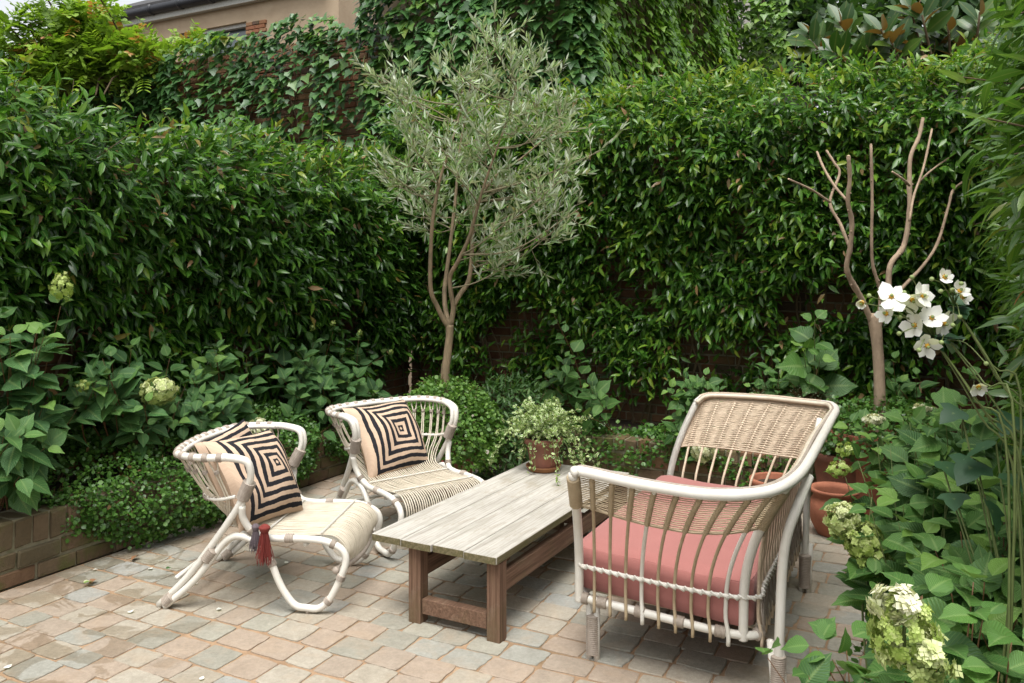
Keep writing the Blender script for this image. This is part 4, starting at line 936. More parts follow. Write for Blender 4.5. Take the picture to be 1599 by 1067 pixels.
# pollarded tree
YT = 5.34; pr = root('pollarded_tree', 'bare pollarded tree with sawn-off upright limbs at the right', 'tree', tuple(bp + [0, 0, .5])); pg = bp + [0, 0, .5]
MB().tube(np.vstack([[P(1376, 690, YT)], path_px([(1374, 645), (1373, 590), (1370, 540), (1366, 505), (1362, 492)], YT)]), [.040, .037, .034, .034, .040, .036], 12, True, 4).build('trunk', M['bark'], pr, pg)
for L, r0, r1, dy in (
  ([(1362, 505), (1346, 468), (1331, 442), (1322, 418), (1328, 385), (1330, 345), (1324, 315), (1327, 280), (1325, 245)], .024, .014, -.3),
  ([(1327, 388), (1312, 350), (1296, 316), (1311, 272), (1303, 255), (1291, 236)], .013, .009, .15),
  ([(1296, 316), (1268, 297), (1232, 280)], .009, .007, -.2),
  ([(1324, 315), (1302, 289), (1286, 262), (1276, 238)], .011, .009, .2),
  ([(1372, 500), (1374, 454), (1363, 415), (1361, 370), (1362, 315), (1360, 227)], .014, .011, -.1),
  ([(1372, 508), (1386, 465), (1390, 415), (1411, 385), (1420, 332), (1420, 288), (1422, 245), (1435, 214), (1441, 186)], .026, .014, .2),
  ([(1420, 290), (1410, 280), (1394, 269)], .010, .008, -.1),
  ([(1420, 345), (1427, 306), (1442, 262), (1455, 203)], .010, .009, .3),
  ([(1427, 306), (1437, 283), (1460, 262), (1495, 238)], .009, .007, .2),
  ([(1378, 500), (1405, 455), (1440, 417), (1464, 380), (1481, 323), (1490, 295), (1521, 273), (1546, 249)], .016, .008, .35)):
    pth = path_px(L, YT, [dy * i / (len(L) - 1) for i in range(len(L))])
    if L[0] == (1427, 306): pth = path_px(L, YT, [.15 + .05 * i for i in range(len(L))])
    g = np.random.default_rng(L[0][0] + L[-1][0]); n = len(catmull(pth, 5)); rr = np.linspace(r0, r1, n) * .78 * (1 + .20 * (g.random(n) > .82)); cpt = catmull(pth, 5); o = MB().tube(catmull(pth, 5), rr, 9).build('limb', M['bark'], pr, pg)
    
    for q in g.choice(np.arange(2, n - 1), min(n - 3, 5), replace=False): dq = nrm(np.cross(nrm(cpt[q + 1] - cpt[q]), randdir(1, g)[0])); MB().tube([cpt[q] + dq * rr[q] * .6, cpt[q] + dq * (rr[q] + .006)], [rr[q] * .5, rr[q] * .3], 6).build('knot', M['bark'], o, pg)
    e = pth[-1]; td = nrm(pth[-1] - pth[-2]); r1 = r1 * .78; MB().tube([e + td * r1 * .3, e + td * (r1 * .3 + .004)], r1 * .92, 9).build('cut_end', M['cut'], o, pg)

# ------------------------------------------------------------------ coffee table
TZ, TA0, TA1, TBL, TBR = .385, 3.10, 4.71, -2.408, -1.743
to = W((TA0 + TA1) / 2, (TBL + TBR) / 2); tt = root('coffee_table', 'weathered grey plank coffee table with brown legs in the middle of the terrace', 'table', tuple(to), math.pi / 2 - TH)
HL = (TA1 - TA0) / 2; HW = (TBR - TBL) / 2                   # local x along the table, local y to its left
ex, ey = np.array([1, 0, 0]), np.array([0, 1, 0])
def tbox(name, c, hx, hy, hz, mat, r=.5, bev=.003):
    o = MB().box((0, 0, 0), ex, ey, UZ, hx, hy, hz, r=r).build(name, M[mat], tt, smooth=False, bevel=bev); o.location = c; return o
bwid = 2 * HW / 4
for k in range(4):
    y = -HW + bwid * (k + .5); dx = (.0, .004, -.003, .002)[k]
    o = tbox('board', (dx, y, TZ - .017 + (.0006 if k % 2 else 0)), HL - abs(dx), bwid / 2 - .0017, .0165, 'board', (.3, .65, .5, .8)[k], .0035)
    for sx in (-1, 1):
        e = MB().box((0, 0, 0), ex, ey, UZ, .0015, bwid / 2 - .0045, .0145, r=.5).build('end_grain', M['boardend'], o, smooth=False); e.location = (sx * (HL - abs(dx) + .0006), 0, -.001)
    if k in (0, 3):
        e = MB().box((0, 0, 0), ex, ey, UZ, HL - .006, .0015, .0145, r=.5).build('mossy_edge', M['boardend'], o, smooth=False); e.location = (0, (-1 if k == 0 else 1) * (bwid / 2 - .0022), -.001)
yl, yr = -(-2.1875 - (TBL + TBR) / 2), -(-1.7785 - (TBL + TBR) / 2)
LT = TZ - .034
for sx in (-1, 1):
    x = sx * (HL - .03 - .0325)
    for y in (yl, yr):
        tbox('leg', (x, y, LT / 2), .0325, .0325, LT / 2 - .001, 'legv', float(R0.random()), .004)
    tbox('end_rail', (x, (yl + yr) / 2, .085), .025, abs(yl - yr) / 2 - .037, .034, 'leg', .6)
    tbox('batten', (x, (yl + yr) / 2 + .02, LT - .018), .03, abs(yl - yr) / 2 - .02, .0165, 'leg', .3) if False else tbox('batten', (x - sx * .085, -.0, LT - .0175), .03, HW - .03, .0165, 'leg', .2)
for y in (yl, yr): tbox('side_rail', (0, y, .245), HL - .03 - .078, .021, .042, 'leg', .5)

# ------------------------------------------------------------------ rattan chairs (built once, copied)
C1, RZ1 = np.array([-1.232, 4.234, 0.0]), rad(-6)
ch = root('rattan_chair', 'white rattan lounge chair on the left with two striped cushions', 'chair', tuple(C1), RZ1, 'pair of white rattan lounge chairs')
c_, s_ = math.cos(-RZ1), math.sin(-RZ1)
def loc(p):
    d = np.asarray(p) - C1; return np.array([d[0] * c_ - d[1] * s_, d[0] * s_ + d[1] * c_, d[2]])
def lp(L): return np.array([loc(P(x, y, Y)) for x, y, Y in L])
def sideY(pts, y):                                         # use only the profile (x, z); widths come from y
    q = pts.copy(); q[:, 1] = y; return q
ZR = .735
hr_ = [(-.045, -.374), (-.10, -.383), (-.17, -.385), (-.25, -.365), (-.315, -.31), (-.35, -.20), (-.365, -.07)]
railxy = np.array(hr_ + [(-.37, 0)] + [(x, -y) for x, y in hr_[::-1]])
rail = np.c_[railxy, np.full(len(railxy), ZR)]; rail[[0, -1], 2] = ZR - .001
legA = lp([(244, 950, 3.95), (292, 901, 3.94), (337, 842, 3.92), (357, 814, 3.91), (372, 790, 3.895), (382, 768, 3.885), (390, 750, 3.88), (391, 734, 3.88), (384, 720, 3.88)])
legA[:, 1] = np.linspace(-.305, -.36, len(legA)); legA[0, 2] = .012
legB = lp([(256, 951, 3.95), (301, 909, 3.94), (330, 873, 3.93), (346, 852, 3.93), (358, 841, 3.93), (372, 837, 3.93), (388, 840, 3.93), (404, 848, 3.93), (416, 862, 3.93), (426, 880, 3.93), (436, 904, 3.925), (447, 925, 3.92), (463, 943, 3.92), (483, 950, 3.92), (501, 946, 3.92), (517, 933, 3.92), (530, 911, 3.925), (540, 889, 3.93), (545, 869, 3.93), (540, 854, 3.935), (524, 844, 3.94), (502, 839, 3.94), (462, 838, 3.94), (428, 839, 3.94), (402, 836, 3.93), (388, 824, 3.92), (379, 807, 3.91), (378, 790, 3.90)])
legB[:, 1] = -.285; legB[:10, 1] = np.linspace(-.318, -.30, 10); legB[10:18, 1] = -.305; legB[18:, 1] = np.linspace(-.30, -.29, len(legB) - 18); legB[-3:, 1] = [-.31, -.325, -.335]; legB[0, 2] = .012
legB[13, 2] = .030
def sidecopy(p, sg): q = p.copy(); q[:, 1] *= -sg; return q
def ribbed(path, r, turns, k=10, amp=.0034):
    n = turns * 4; q = arc(path, n + 1); rr = r + amp * np.abs(np.sin(np.arange(n + 1) * math.pi / 4 * 1.0)); return tube(q, rr, k, True)
def binding(par, path, r, turns, mat='bind', name='binding', org=(0, 0, 0)):
    V, T, Q = ribbed(np.asarray(path), r, turns); return MB().add(V, T, Q).build(name, M[mat], par, org)
railc = catmull(rail, 6)
for sg in (-1, 1):
    a_, b_ = sidecopy(legA, -sg * -1) if False else (legA * [1, -sg, 1]), (legB * [1, -sg, 1])
    endp = rail[0] * [1, -sg, 1] if False else None
    r0p = rail[0] * [1, -sg, 1]; r1p = rail[1] * [1, -sg, 1]
    path = np.vstack([a_[:-1], [a_[-1]], [r0p], [r1p]])
    MB().tube(catmull(path, 5), .0165, 10).build('back_leg', M['whitec'], ch)
    MB().tube(catmull(b_, 4), .0165, 10).build('side_loop', M['whitec'], ch)
    # second cane of the doubled arm, just inside the first
    in_ = a_[4:].copy(); in_[:, 1] *= .93; in_[:, 0] -= .006
    MB().tube(catmull(np.vstack([b_[-1:], in_[1:], [r0p * [1, .925, 1]], [r1p * [1, .925, 1]]]), 5), .0135, 9).build('arm_cane', M['whitec'], ch)
    ca = catmull(a_, 8)
    binding(ch, ca[35:47] + [-.002, -.011 * sg, 0], .0285, 14)
    binding(ch, catmull(a_, 8)[12:16] * .5 + catmull(b_, 8)[14:18] * .5, .027, 7)
    binding(ch, (catmull(a_, 8)[1:4] + catmull(b_, 8)[1:4]) / 2, .027, 6)
    cb = catmull(b_, 8)
    for i0, i1 in ((70, 74), (118, 122), (132, 136), (176, 180), (196, 200), (158, 162)):
        if i1 < len(cb): binding(ch, cb[i0:i1], .0188, 5)
    f = b_[13] - [0, 0, .012]; MB().tube([f, [f[0], f[1], .001]], [.011, .007], 8).build('foot', M['bind'], ch)
MB().tube(railc, .0168, 10).build('top_rail', M['whitec'], ch)
MB().tube(catmull(rail * [.94, .935, 1] + [0, 0, -.004], 6)[2:-2], .012, 8).build('inner_rail', M['whitec'], ch)
# mid ring tying the back canes
ring = np.array([(-.01, -.335, .545), (-.10, -.32, .525), (-.18, -.27, .52), (-.235, -.16, .52), (-.25, 0, .52), (-.235, .16, .52), (-.18, .27, .52), (-.10, .32, .525), (-.01, .335, .545)]); ringc = catmull(ring, 8)
MB().tube(ringc + [-.012, 0, 0], .0085, 8).build('middle_ring', M['whitec'], ch)
mb = MB()
for i in range(0, len(ringc) - 2, 2):
    p, q = ringc[i], ringc[min(i + 2, len(ringc) - 1)]; mb.tube([p + [-.022, 0, .011], q + [-.022, 0, -.011]], .0026, 5); mb.tube([p + [-.022, 0, -.011], q + [-.022, 0, .011]], .0026, 5)
mb.build('ring_lacing', M['bind'], ch)
# hairpin canes: front bar > seat > back > loop under the rail > back again
NH = 18; railn = arc(railc, 400); lowb = catmull(np.array([(.445, -.30, .205), (.475, -.15, .195), (.485, 0, .19), (.475, .15, .195), (.445, .30, .205)]), 8)
MB().tube(lowb, .0125, 8).build('front_bar', M['whitec'], ch)
binding(ch, lowb, .0145, 46, name='front_lacing')
def strand(u, vr):                                        # u: place along the rail 0..1, vr: place across the seat -1..1
    rp = railn[int(np.clip(u, 0, 1) * 399)]; rg = arc(ringc, 200)[int(np.clip(u, 0, 1) * 199)]
    y = .268 * vr
    fb = arc(lowb, 200)[int((vr * .5 + .5) * 199)]
    top = rp * [.975, .975, 1] - [0, 0, .022]
    return np.array([top, rp * .62 + rg * .38 - [0, 0, .01], rg, rg * .42 + np.array([-.045, y, .39]) * .58 + [-.02, 0, -.012], (-.035, y, .378), (.07, y, .352), (.22, y, .348), (.36, y, .360), (.432, y, .352), (.478, y, .315), (.492, y, .26), (fb[0] + .006, y, fb[2] + .005)])
wj = np.random.default_rng(77)
for h in range(NH):
    u0, u1 = (h + .22) / NH, (h + .78) / NH; v0, v1 = (h + .25) / NH * 2 - 1, (h + .75) / NH * 2 - 1
    A_, B_ = strand(.03 + .94 * u0, v0), strand(.03 + .94 * u1, v1)
    mid = (A_[1] + B_[1]) / 2; A_[1] = mid + (A_[1] - mid) * .36; B_[1] = mid + (B_[1] - mid) * .36; m2 = (A_[2] + B_[2]) / 2; A_[2] = m2 + (A_[2] - m2) * .42; B_[2] = m2 + (B_[2] - m2) * .42
    loop_top = (A_[0] + B_[0]) / 2 + [0, 0, .010]
    path = np.vstack([A_[::-1], [loop_top], B_])
    o = MB().tube(catmull(path + wj.normal(0, .0008, path.shape), 4), .0039, 6).build('seat_cane', M['cane'], ch)
    w = catmull(np.array([(A_[0] + B_[0]) / 2 * .45 + mid * .55, mid]), 1); binding(ch, np.array([(A_[0] + B_[0]) / 2 * .35 + mid * .65, (A_[0] + B_[0]) / 2 * .12 + mid * .88]), .0105, 3, 'bind', 'cane_tie')
    p = railn[int((.03 + .94 * (h + .0) / NH) * 399)]; i = int((.03 + .94 * h / NH) * 399); binding(ch, railn[max(0, i - 4):i + 5], .0184, 4, 'bind', 'rail_tie')
for xx, zz in ((.085, .3595), (.365, .3685)):
    mb = MB(); yy = np.linspace(-.275, .275, 75)
    mb.tube(np.c_[np.full(75, xx) + .006 * (np.arange(75) % 2), yy, zz + .0025 * (np.arange(75) % 2)], .0022, 5); mb.tube(np.c_[np.full(75, xx + .012) - .006 * (np.arange(75) % 2), yy, zz + .0025 * ((np.arange(75) + 1) % 2)], .0022, 5)
    mb.build('seat_stitching', M['whitec'], ch)
for x, z, r in ((.02, .335, .012), (.30, .318, .011), (-.33, .14, .011)):
    MB().tube([(x, -.29, z), (x, .29, z)], r, 8).build('cross_bar', M['whitec'], ch)
def copy_tree(o, parent=None):
    c = o.copy(); COL.objects.link(c); c.parent = parent
    for k in list(o.children): copy_tree(k, c)
    return c
ch2 = copy_tree(ch); ch2.location = (-.665, 5.085, 0); ch2.rotation_euler = (0, 0, rad(-52)); ch2['label'] = 'white rattan lounge chair behind the table with one striped cushion'

# ------------------------------------------------------------------ striped cushions
def cushion(name, label, c, right, up, size, thick, seed, flop=.0, group='striped square cushions'):
    right = nrm(right); up = nrm(np.asarray(up) - right * np.dot(up, right)); n = np.cross(right, up); g = np.random.default_rng(seed)
    rt = root(name, label, 'cushion', tuple(c), group=group); K = 34; t = np.linspace(-1, 1, K); U, Vv = np.meshgrid(t, t, indexing='ij'); lump = waves(seed, 7, 1.5, 4)
    prof = ((1 - np.abs(U) ** 2.6) * (1 - np.abs(Vv) ** 2.6)) ** .55
    pin = 1 - .07 * (1 - np.abs(Vv) ** 2) * np.abs(U) ** 3; pin2 = 1 - .07 * (1 - np.abs(U) ** 2) * np.abs(Vv) ** 3
    Vs = []; As = []
    for sgn in (1, -1):
        zz = sgn * thick * prof * (1 + .10 * lump(U * 2, Vv * 2)) + (.012 * np.sin(5 * U + 3 * Vv + seed) * prof if sgn > 0 else 0)
        X = U * pin * size / 2; Yy = Vv * pin2 * size / 2
        bend = flop * (Vv ** 2)
        Vs.append((X[..., None] * right + Yy[..., None] * up + (zz - bend)[..., None] * n).reshape(-1, 3)); A = np.ones((K * K, 4)); A[:, 0] = .5; A[:, 1] = (U * .5 + .5).ravel(); A[:, 2] = (Vv * .5 + .5).ravel(); As.append(A)
    i, j = np.meshgrid(np.arange(K - 1), np.arange(K - 1), indexing='ij'); q = np.stack([i * K + j, (i + 1) * K + j, (i + 1) * K + j + 1, i * K + j + 1], -1).reshape(-1, 4)
    me = mesh('cover', np.vstack(Vs), None, np.vstack([q, q[:, ::-1] + K * K]), np.vstack(As), M['stripe'], True)
    obj('cover', me, rt); return rt
cu1 = cushion('striped_cushion', 'striped cushion with red tassel in front on the left chair', (-1.262, 4.185, .575), (.42, .91, -.05), (-.52, .12, .85), .47, .085, 1, .03)
cushion('striped_cushion', 'striped cushion tucked behind another on the left chair, only its top showing', (-1.415, 4.33, .565), (.25, .95, .10), (-.42, -.02, .88), .44, .06, 2)
cu2 = cushion('striped_cushion', 'striped cushion alone on the far chair', (-.755, 5.185, .555), (.68, .73, 0), (-.47, .30, .83), .485, .085, 3, .03)
def tassel(par, p, L, mat, seed, org, r=.026):
    g = np.random.default_rng(seed); mb = MB(); p = np.asarray(p)
    mb.tube([p + [0, 0, .012], p, p - [0, 0, .02]], [r * .6, r * 1.1, r * .75], 8, True, 3)
    for k in range(150):
        a = g.uniform(0, 6.28); q = math.sqrt(g.random()) * r; d = np.array([math.cos(a), math.sin(a), 0])
        mb.tube([p + d * q * .6 - [0, 0, .015], p + d * q * 1.15 - [0, 0, L * .5], p + d * q * (1.1 + .5 * g.random()) + g.normal(0, .006, 3) - [0, 0, L * g.uniform(.72, 1.05)]], .0011, 4, False)
    mb.build('tassel', M[mat], par, org)
t0 = P(413, 824, 3.885); tassel(cu1, t0, .165, 'tasr', 1, (-1.262, 4.185, .575)); tassel(cu1, t0 + [-.05, .03, -.005], .11, 'tasg', 2, (-1.262, 4.185, .575), .018)
t0 = P(691, 722, 5.32); tassel(cu2, t0, .03, 'tasr', 3, (-.755, 5.185, .555), .008)

# ------------------------------------------------------------------ rattan sofa
so = np.array([.9, 3.8, 0.0]); sf = root('rattan_sofa', 'white and natural rattan sofa with pink seat cushion on the right', 'sofa', tuple(so))
def sec(pts, n): return arc(catmull(np.array(pts, float), 8), n)
railpx = [(894, 738, .845), (910, 737, .845), (1000, 757, .832), (1100, 772, .83), (1170, 772, .838), (1215, 763, .848), (1244, 745, .858), (1262, 722, .862), (1285, 680, .865), (1300, 652, .865), (1305, 641, .865), (1298, 633, .866), (1280, 630.5, .866), (1246, 627, .866), (1199, 622, .864), (1124, 618, .86), (1100, 620, .852), (1088, 628, .835)]
RL = np.array([G(x, y, z) for x, y, z in railpx]); RLc = catmull(RL, 8)
fN, bN, bF, fF = np.array([.275, 3.43, .27]), np.array([.900, 3.142, .225]), np.array([1.480, 4.317, .225]), np.array([.862, 4.62, .27])
def rc(p, q, r, t): return p + (q - p) * t
dN, dB, dF = nrm(bN - fN), nrm(bF - bN), nrm(fF - bF)
BS = np.array([fN, fN + dN * .2, fN + dN * .42, bN - dN * .16, bN - dN * .05 + dB * .015, bN - dN * .0 + dB * .06 + dN * .01, bN + dB * .17, bN + dB * .45, bN + dB * .85, bF - dB * .17, bF - dB * .05 + dN * .0, bF + dF * .06, bF + dF * .17, fF - dF * .4, fF - dF * .2, fF])
BSc = catmull(BS, 8)
# matching stations on the base and the rail: near arm, back, far arm
nA, nB_, nC = 11, 17, 10; iA = nA * 10
def near(curve, p): return int(np.argmin(np.linalg.norm(curve - p, axis=1)))
rk = [0, near(RLc, RL[6]), near(RLc, RL[10]), len(RLc) - 1]; bk = [0, near(BSc, BS[5]), near(BSc, BS[10]), len(BSc) - 1]
st_b, st_r = [], []
for q, n in enumerate((nA * 10, nB_ * 10, nC * 10)):
    st_b.append(arc(BSc[bk[q]:bk[q + 1] + 1], n + 1)[:-1]); st_r.append(arc(RLc[rk[q]:rk[q + 1] + 1], n + 1)[:-1])
st_b = np.vstack(st_b + [BSc[-1:]]); st_r = np.vstack(st_r + [RLc[-1:]]); NS = len(st_b)
def flank(i, h, out=0.0):
    b, r = st_b[i], st_r[i]; ek = 1.7 + 2.2 * np.clip(min(i - iA + 12, iA + 170 - i + 12) / 24, 0, 1); gflare = np.clip((h - .22) / .78, 0, 1) ** ek * .94 + .06 * h
    p = b + (r - b) * np.array([gflare, gflare, h])
    if out:
        d = (r - b) * [1, 1, 0]; p = p + nrm(d) * out
    return p
cf = near(RLc, RL[12]); MB().tube(RLc[:cf + 1], .0200, 12).build('top_rail', M['whitec'], sf, so); binding(sf, RLc[cf - 1:-5], .0185, 90, 'weave', 'woven_rail', so); MB().tube(RLc[-8:], .0195, 10).build('top_rail', M['whitec'], sf, so)
MB().tube(RLc + [0, 0, .014] - nrm((RLc - np.array([.9, 3.85, .86])) * [1, 1, 0]) * .024, .0065, 6).build('rail_cord', M['bind'], sf, so)
MB().tube(RLc + [0, 0, .006] - nrm((RLc - np.array([.9, 3.85, .86])) * [1, 1, 0]) * .036, .011, 6).build('rail_braid', M['cane'], sf, so)
MB().tube(BSc, .0165, 10).build('seat_frame', M['whitec'], sf, so)
MB().tube([fN, fF], .0165, 10).build('front_rail', M['whitec'], sf, so)
for k in range(6): MB().tube([fN * (1 - (k + .5) / 6) + fF * (k + .5) / 6 + [0, 0, -.004], bN * (1 - (k + .5) / 6) + bF * (k + .5) / 6 + [0, 0, .004]], .009, 6).build('seat_slat', M['cane'], sf, so)
wfr = np.random.default_rng(5)
for k in range(0, NS, 10):
    post = k in (0, nA * 10 - 10, NS - 1); bigback = k in (nA * 10 + 10,)
    hs_ = np.r_[-.07 if not post else -.03, np.linspace(.0, .985, 12)]
    path = np.array([flank(k, h) for h in hs_]); r = .0185 if post else .0062
    white = post or ((k // 10) % 5 == 4 and k < iA)
    if not post and k > iA: path[6:] += nrm((st_r[k] - st_b[k]) * [1, 1, 0]) * .008
    if not post: path[:2] += nrm((st_r[k] - st_b[k]) * [1, 1, 0]) * .018
    o = MB().tube(path, r if post else (.0085 if white else .0068), 9 if post else 7, True, 2).build('post' if post else 'stake', M['whitec' if white else 'caned' if k < nA * 10 else 'weave'], sf, so)
k = NS - 1; MB().tube(np.array([flank(k, h) for h in np.r_[-.03, np.linspace(0, .985, 12)]]), .0185, 9, True, 2).build('post', M['whitec'], sf, so)
# tied lower rail and lacing below it
for hz, r, mt in ((.235, .0075, 'whitec'),):
    pth = np.array([flank(i, hz, .012) for i in range(0, NS, 2)]); MB().tube(pth, r, 7).build('tie_rail', M[mt], sf, so)
    mb = MB()
    for i in range(0, NS - 6, 5):
        a0, a1 = flank(i, hz + .016, .016), flank(i + 5, hz - .016, .016); mb.tube([a0, (a0 + a1) / 2 + nrm((st_r[i] - st_b[i]) * [1, 1, 0]) * .008, a1], .0048, 5)
    mb.build('tie_wrap', M['whitec'], sf, so)
mb = MB()
for i in range(iA, NS - 10, 10):
    mb.tube([flank(i, .20, .012), flank(i + 5, .05, .014), flank(i + 10, .20, .012)], .0028, 5, True, 3)
    mb.tube([flank(i, .16, .014), flank(i + 4, .0, .022), flank(i + 8, .16, .014)], .0028, 5, True, 3)
mb.build('lacing', M['bind'], sf, so)
for i in range(12, NS - 12, 24): binding(sf, st_b[i:i + 7], .0205, 7, org=so)
binding(sf, st_b[2:7], .0215, 6, org=so)
# woven band under the rail: many thin canes passing in and out of the stakes
def band(n, lo, hi, i0, i1, amp, rr, mat, name):
    mb = MB()
    for q in range(n):
        h0 = (q + .5) / n; pts = []; ph = (q % 2) * math.pi
        for i in range(i0, i1, 2):
            u = i / (NS - 1); dip = lo(i); h = dip + (hi - dip) * h0
            pts.append(flank(i, h, amp * math.cos(i / 10 * math.pi + q * math.pi) + wfr.normal(0, .0004)) + [0, 0, wfr.normal(0, .0006)])
        mb.tube(pts, rr, 4, False)
    mb.build(name, M[mat], sf, so, kind='stuff')
def lo_near(i): return .72 - .05 * math.sin(min(1, i / (nA * 10)) * math.pi)
def lo_rest(i): return .60
iA = nA * 10
band(16, lo_near, .95, 0, iA - 6, .0018, .0022, 'caned', 'arm_weave')
band(46, lo_rest, .985, iA - 8, NS, .0034, .0033, 'weave', 'back_weave')
for i0, i1, lo in ((0, iA, lo_near), (iA, NS, lo_rest)):
    MB().tube([flank(i, lo(i) - .008) for i in range(i0, i1, 2)], .0045, 6).build('weave_edge', M['caned' if i0 == 0 else 'weave'], sf, so)
# wrapped upper ends of the near-arm stakes
for k in range(10, iA + 30, 10):
    if k in (iA,): continue
    h0 = lo_near(k) - .01 if k < iA else .70
    binding(sf, [flank(k, h) for h in np.linspace(h0, .95, 8)], .0084 if k != iA - 10 else .0235, 17 if k != iA - 10 else 22, 'caned', 'stake_wrap', so)
binding(sf, [flank(0, h) for h in np.linspace(.72, .96, 8)], .0235, 18, 'caned', 'stake_wrap', so)
# near back corner brace and legs
def leg_at(foot, top, rr=.0135):
    foot, top = np.asarray(foot, float), np.asarray(top, float); d = nrm((top - foot) * [1, 1, 0] + 1e-6); s2 = np.array([-.45, -.89, 0]) * .016
    for q in (-1, 1):
        MB().tube([foot + np.array([.015, -.008, 0]) * q + [0, 0, .002], np.array([foot[0], foot[1], .10]) + np.array([.015, -.008, 0]) * q, top + np.array([.015, -.008, 0]) * q], rr, 9).build('leg', M['whitec'], sf, so)
    binding(sf, [foot + [0, 0, .025], np.array([foot[0], foot[1], .185])], .0265, 20, org=so)
leg_at((.334, 3.458, 0), (.334, 3.455, .262)); leg_at((.985, 3.105, 0), (.975, 3.11, .235)); leg_at((1.452, 4.157, 0), (1.47, 4.18, .235)); leg_at((.84, 4.50, 0), (.84, 4.52, .262))
i = iA + 8; bp_ = [(.985, 3.105, .10), (.99, 3.10, .30), (1.00, 3.10, .52), (1.02, 3.10, .64), (1.07, 3.13, .74), (1.14, 3.22, .815)]
MB().tube(catmull(np.array(bp_), 5), .0185, 10).build('corner_brace', M['whitec'], sf, so)
MB().tube(catmull(np.array([(1.452, 4.157, .12), (1.47, 4.19, .35), (1.50, 4.24, .55), (1.60, 4.36, .82)]), 5), .016, 10).build('corner_brace', M['whitec'], sf, so)
# seat cushion
cc = (fN + bN + bF + fF) / 4; sx = nrm(bF - bN); sy = nrm(np.cross(UZ, sx)); slope = np.array([0, 0, .045])
L2, D2 = .642, .358; zt, zb = .455, .268
K, Kd = 30, 18
def scush():
    Vs = []; Q = []
    nx, ny, nz = 28, 16, 5
    def pt(u, v, w):                                     # u along, v depth (+ towards front), w up; all -1..1
        e = 4.0; x = u * L2; y = v * D2
        cr = max(0, abs(u) - .90) / .10; cv = max(0, abs(v) - .82) / .18
        f = 1 - .0 * cr
        rx = .06
        qx, qy = abs(x) - (L2 - rx), abs(y) - (D2 - rx)
        if qx > 0 and qy > 0:
            m = max(qx, qy); l = math.hypot(qx, qy); x = math.copysign(L2 - rx + qx * m / l, x); y = math.copysign(D2 - rx + qy * m / l, y)
        hz = (zt - zb) / 2; z = (zt + zb) / 2 + w * hz
        return x, y, z
    import itertools
    def bulge(u, v): return .018 * (1 - u ** 4) * (1 - v ** 4)
    grid = {}
    def add(u, v, w, bz=0.0, inset=0.0):
        x, y, z = pt(u, v, w); x -= math.copysign(inset, x) if abs(u) > .985 else 0; y -= math.copysign(inset, y) if abs(v) > .985 else 0
        p = (cc + sy * .02) * [1, 1, 0] + sx * x + sy * y + UZ * (z + bz); fr = y / D2; p = p + UZ * .022 * fr; Vs.append(p); return len(Vs) - 1
    us = np.linspace(-1, 1, nx); vs = np.linspace(-1, 1, ny)
    topi = [[add(u, v, 1, bulge(u, v) + .005 * float(lumpc(np.array(u * 2.2), np.array(v * 1.6))) - (.010 if max(abs(u), abs(v)) > .985 else 0), .008) for v in vs] for u in us]
    boti = [[add(u, v, -1, -bulge(u, v) * .3 + (.010 if max(abs(u), abs(v)) > .985 else 0), .008) for v in vs] for u in us]
    for i in range(nx - 1):
        for j in range(ny - 1):
            Q.append((topi[i][j], topi[i + 1][j], topi[i + 1][j + 1], topi[i][j + 1])); Q.append((boti[i][j], boti[i][j + 1], boti[i + 1][j + 1], boti[i + 1][j]))
    per = [(i, 0) for i in range(nx)] + [(nx - 1, j) for j in range(1, ny)] + [(i, ny - 1) for i in range(nx - 2, -1, -1)] + [(0, j) for j in range(ny - 2, 0, -1)]
    prev = [topi[i][j] for i, j in per]
    for w in (.86, .4, -.4, -.86):
        cur = [add(us[i], vs[j], w) for i, j in per]
        for k in range(len(per)): Q.append((prev[k], cur[k], cur[(k + 1) % len(per)], prev[(k + 1) % len(per)])[::1])
        prev = cur
    cur = [boti[i][j] for i, j in per]
    for k in range(len(per)): Q.append((prev[k], cur[k], cur[(k + 1) % len(per)], prev[(k + 1) % len(per)]))
    rim = np.array([Vs[topi[i][j]] for i, j in per] + [Vs[topi[0][0]]])
    return np.array(Vs), np.array(Q), rim
lumpc = waves(505, 8, 1.0, 4.0)
V_, Q_, rim = scush()
sc_ = root('seat_cushion', 'thick dusty pink seat cushion lying on the rattan sofa', 'cushion', tuple(cc))
me = mesh('cover', V_ - cc, None, Q_[:, ::-1] if False else Q_, None, M['pink'], True); obj('cover', me, sc_)
MB().tube(rim - [0, 0, .002], .0035, 5, False).build('piping', M['pink'], sc_, cc)

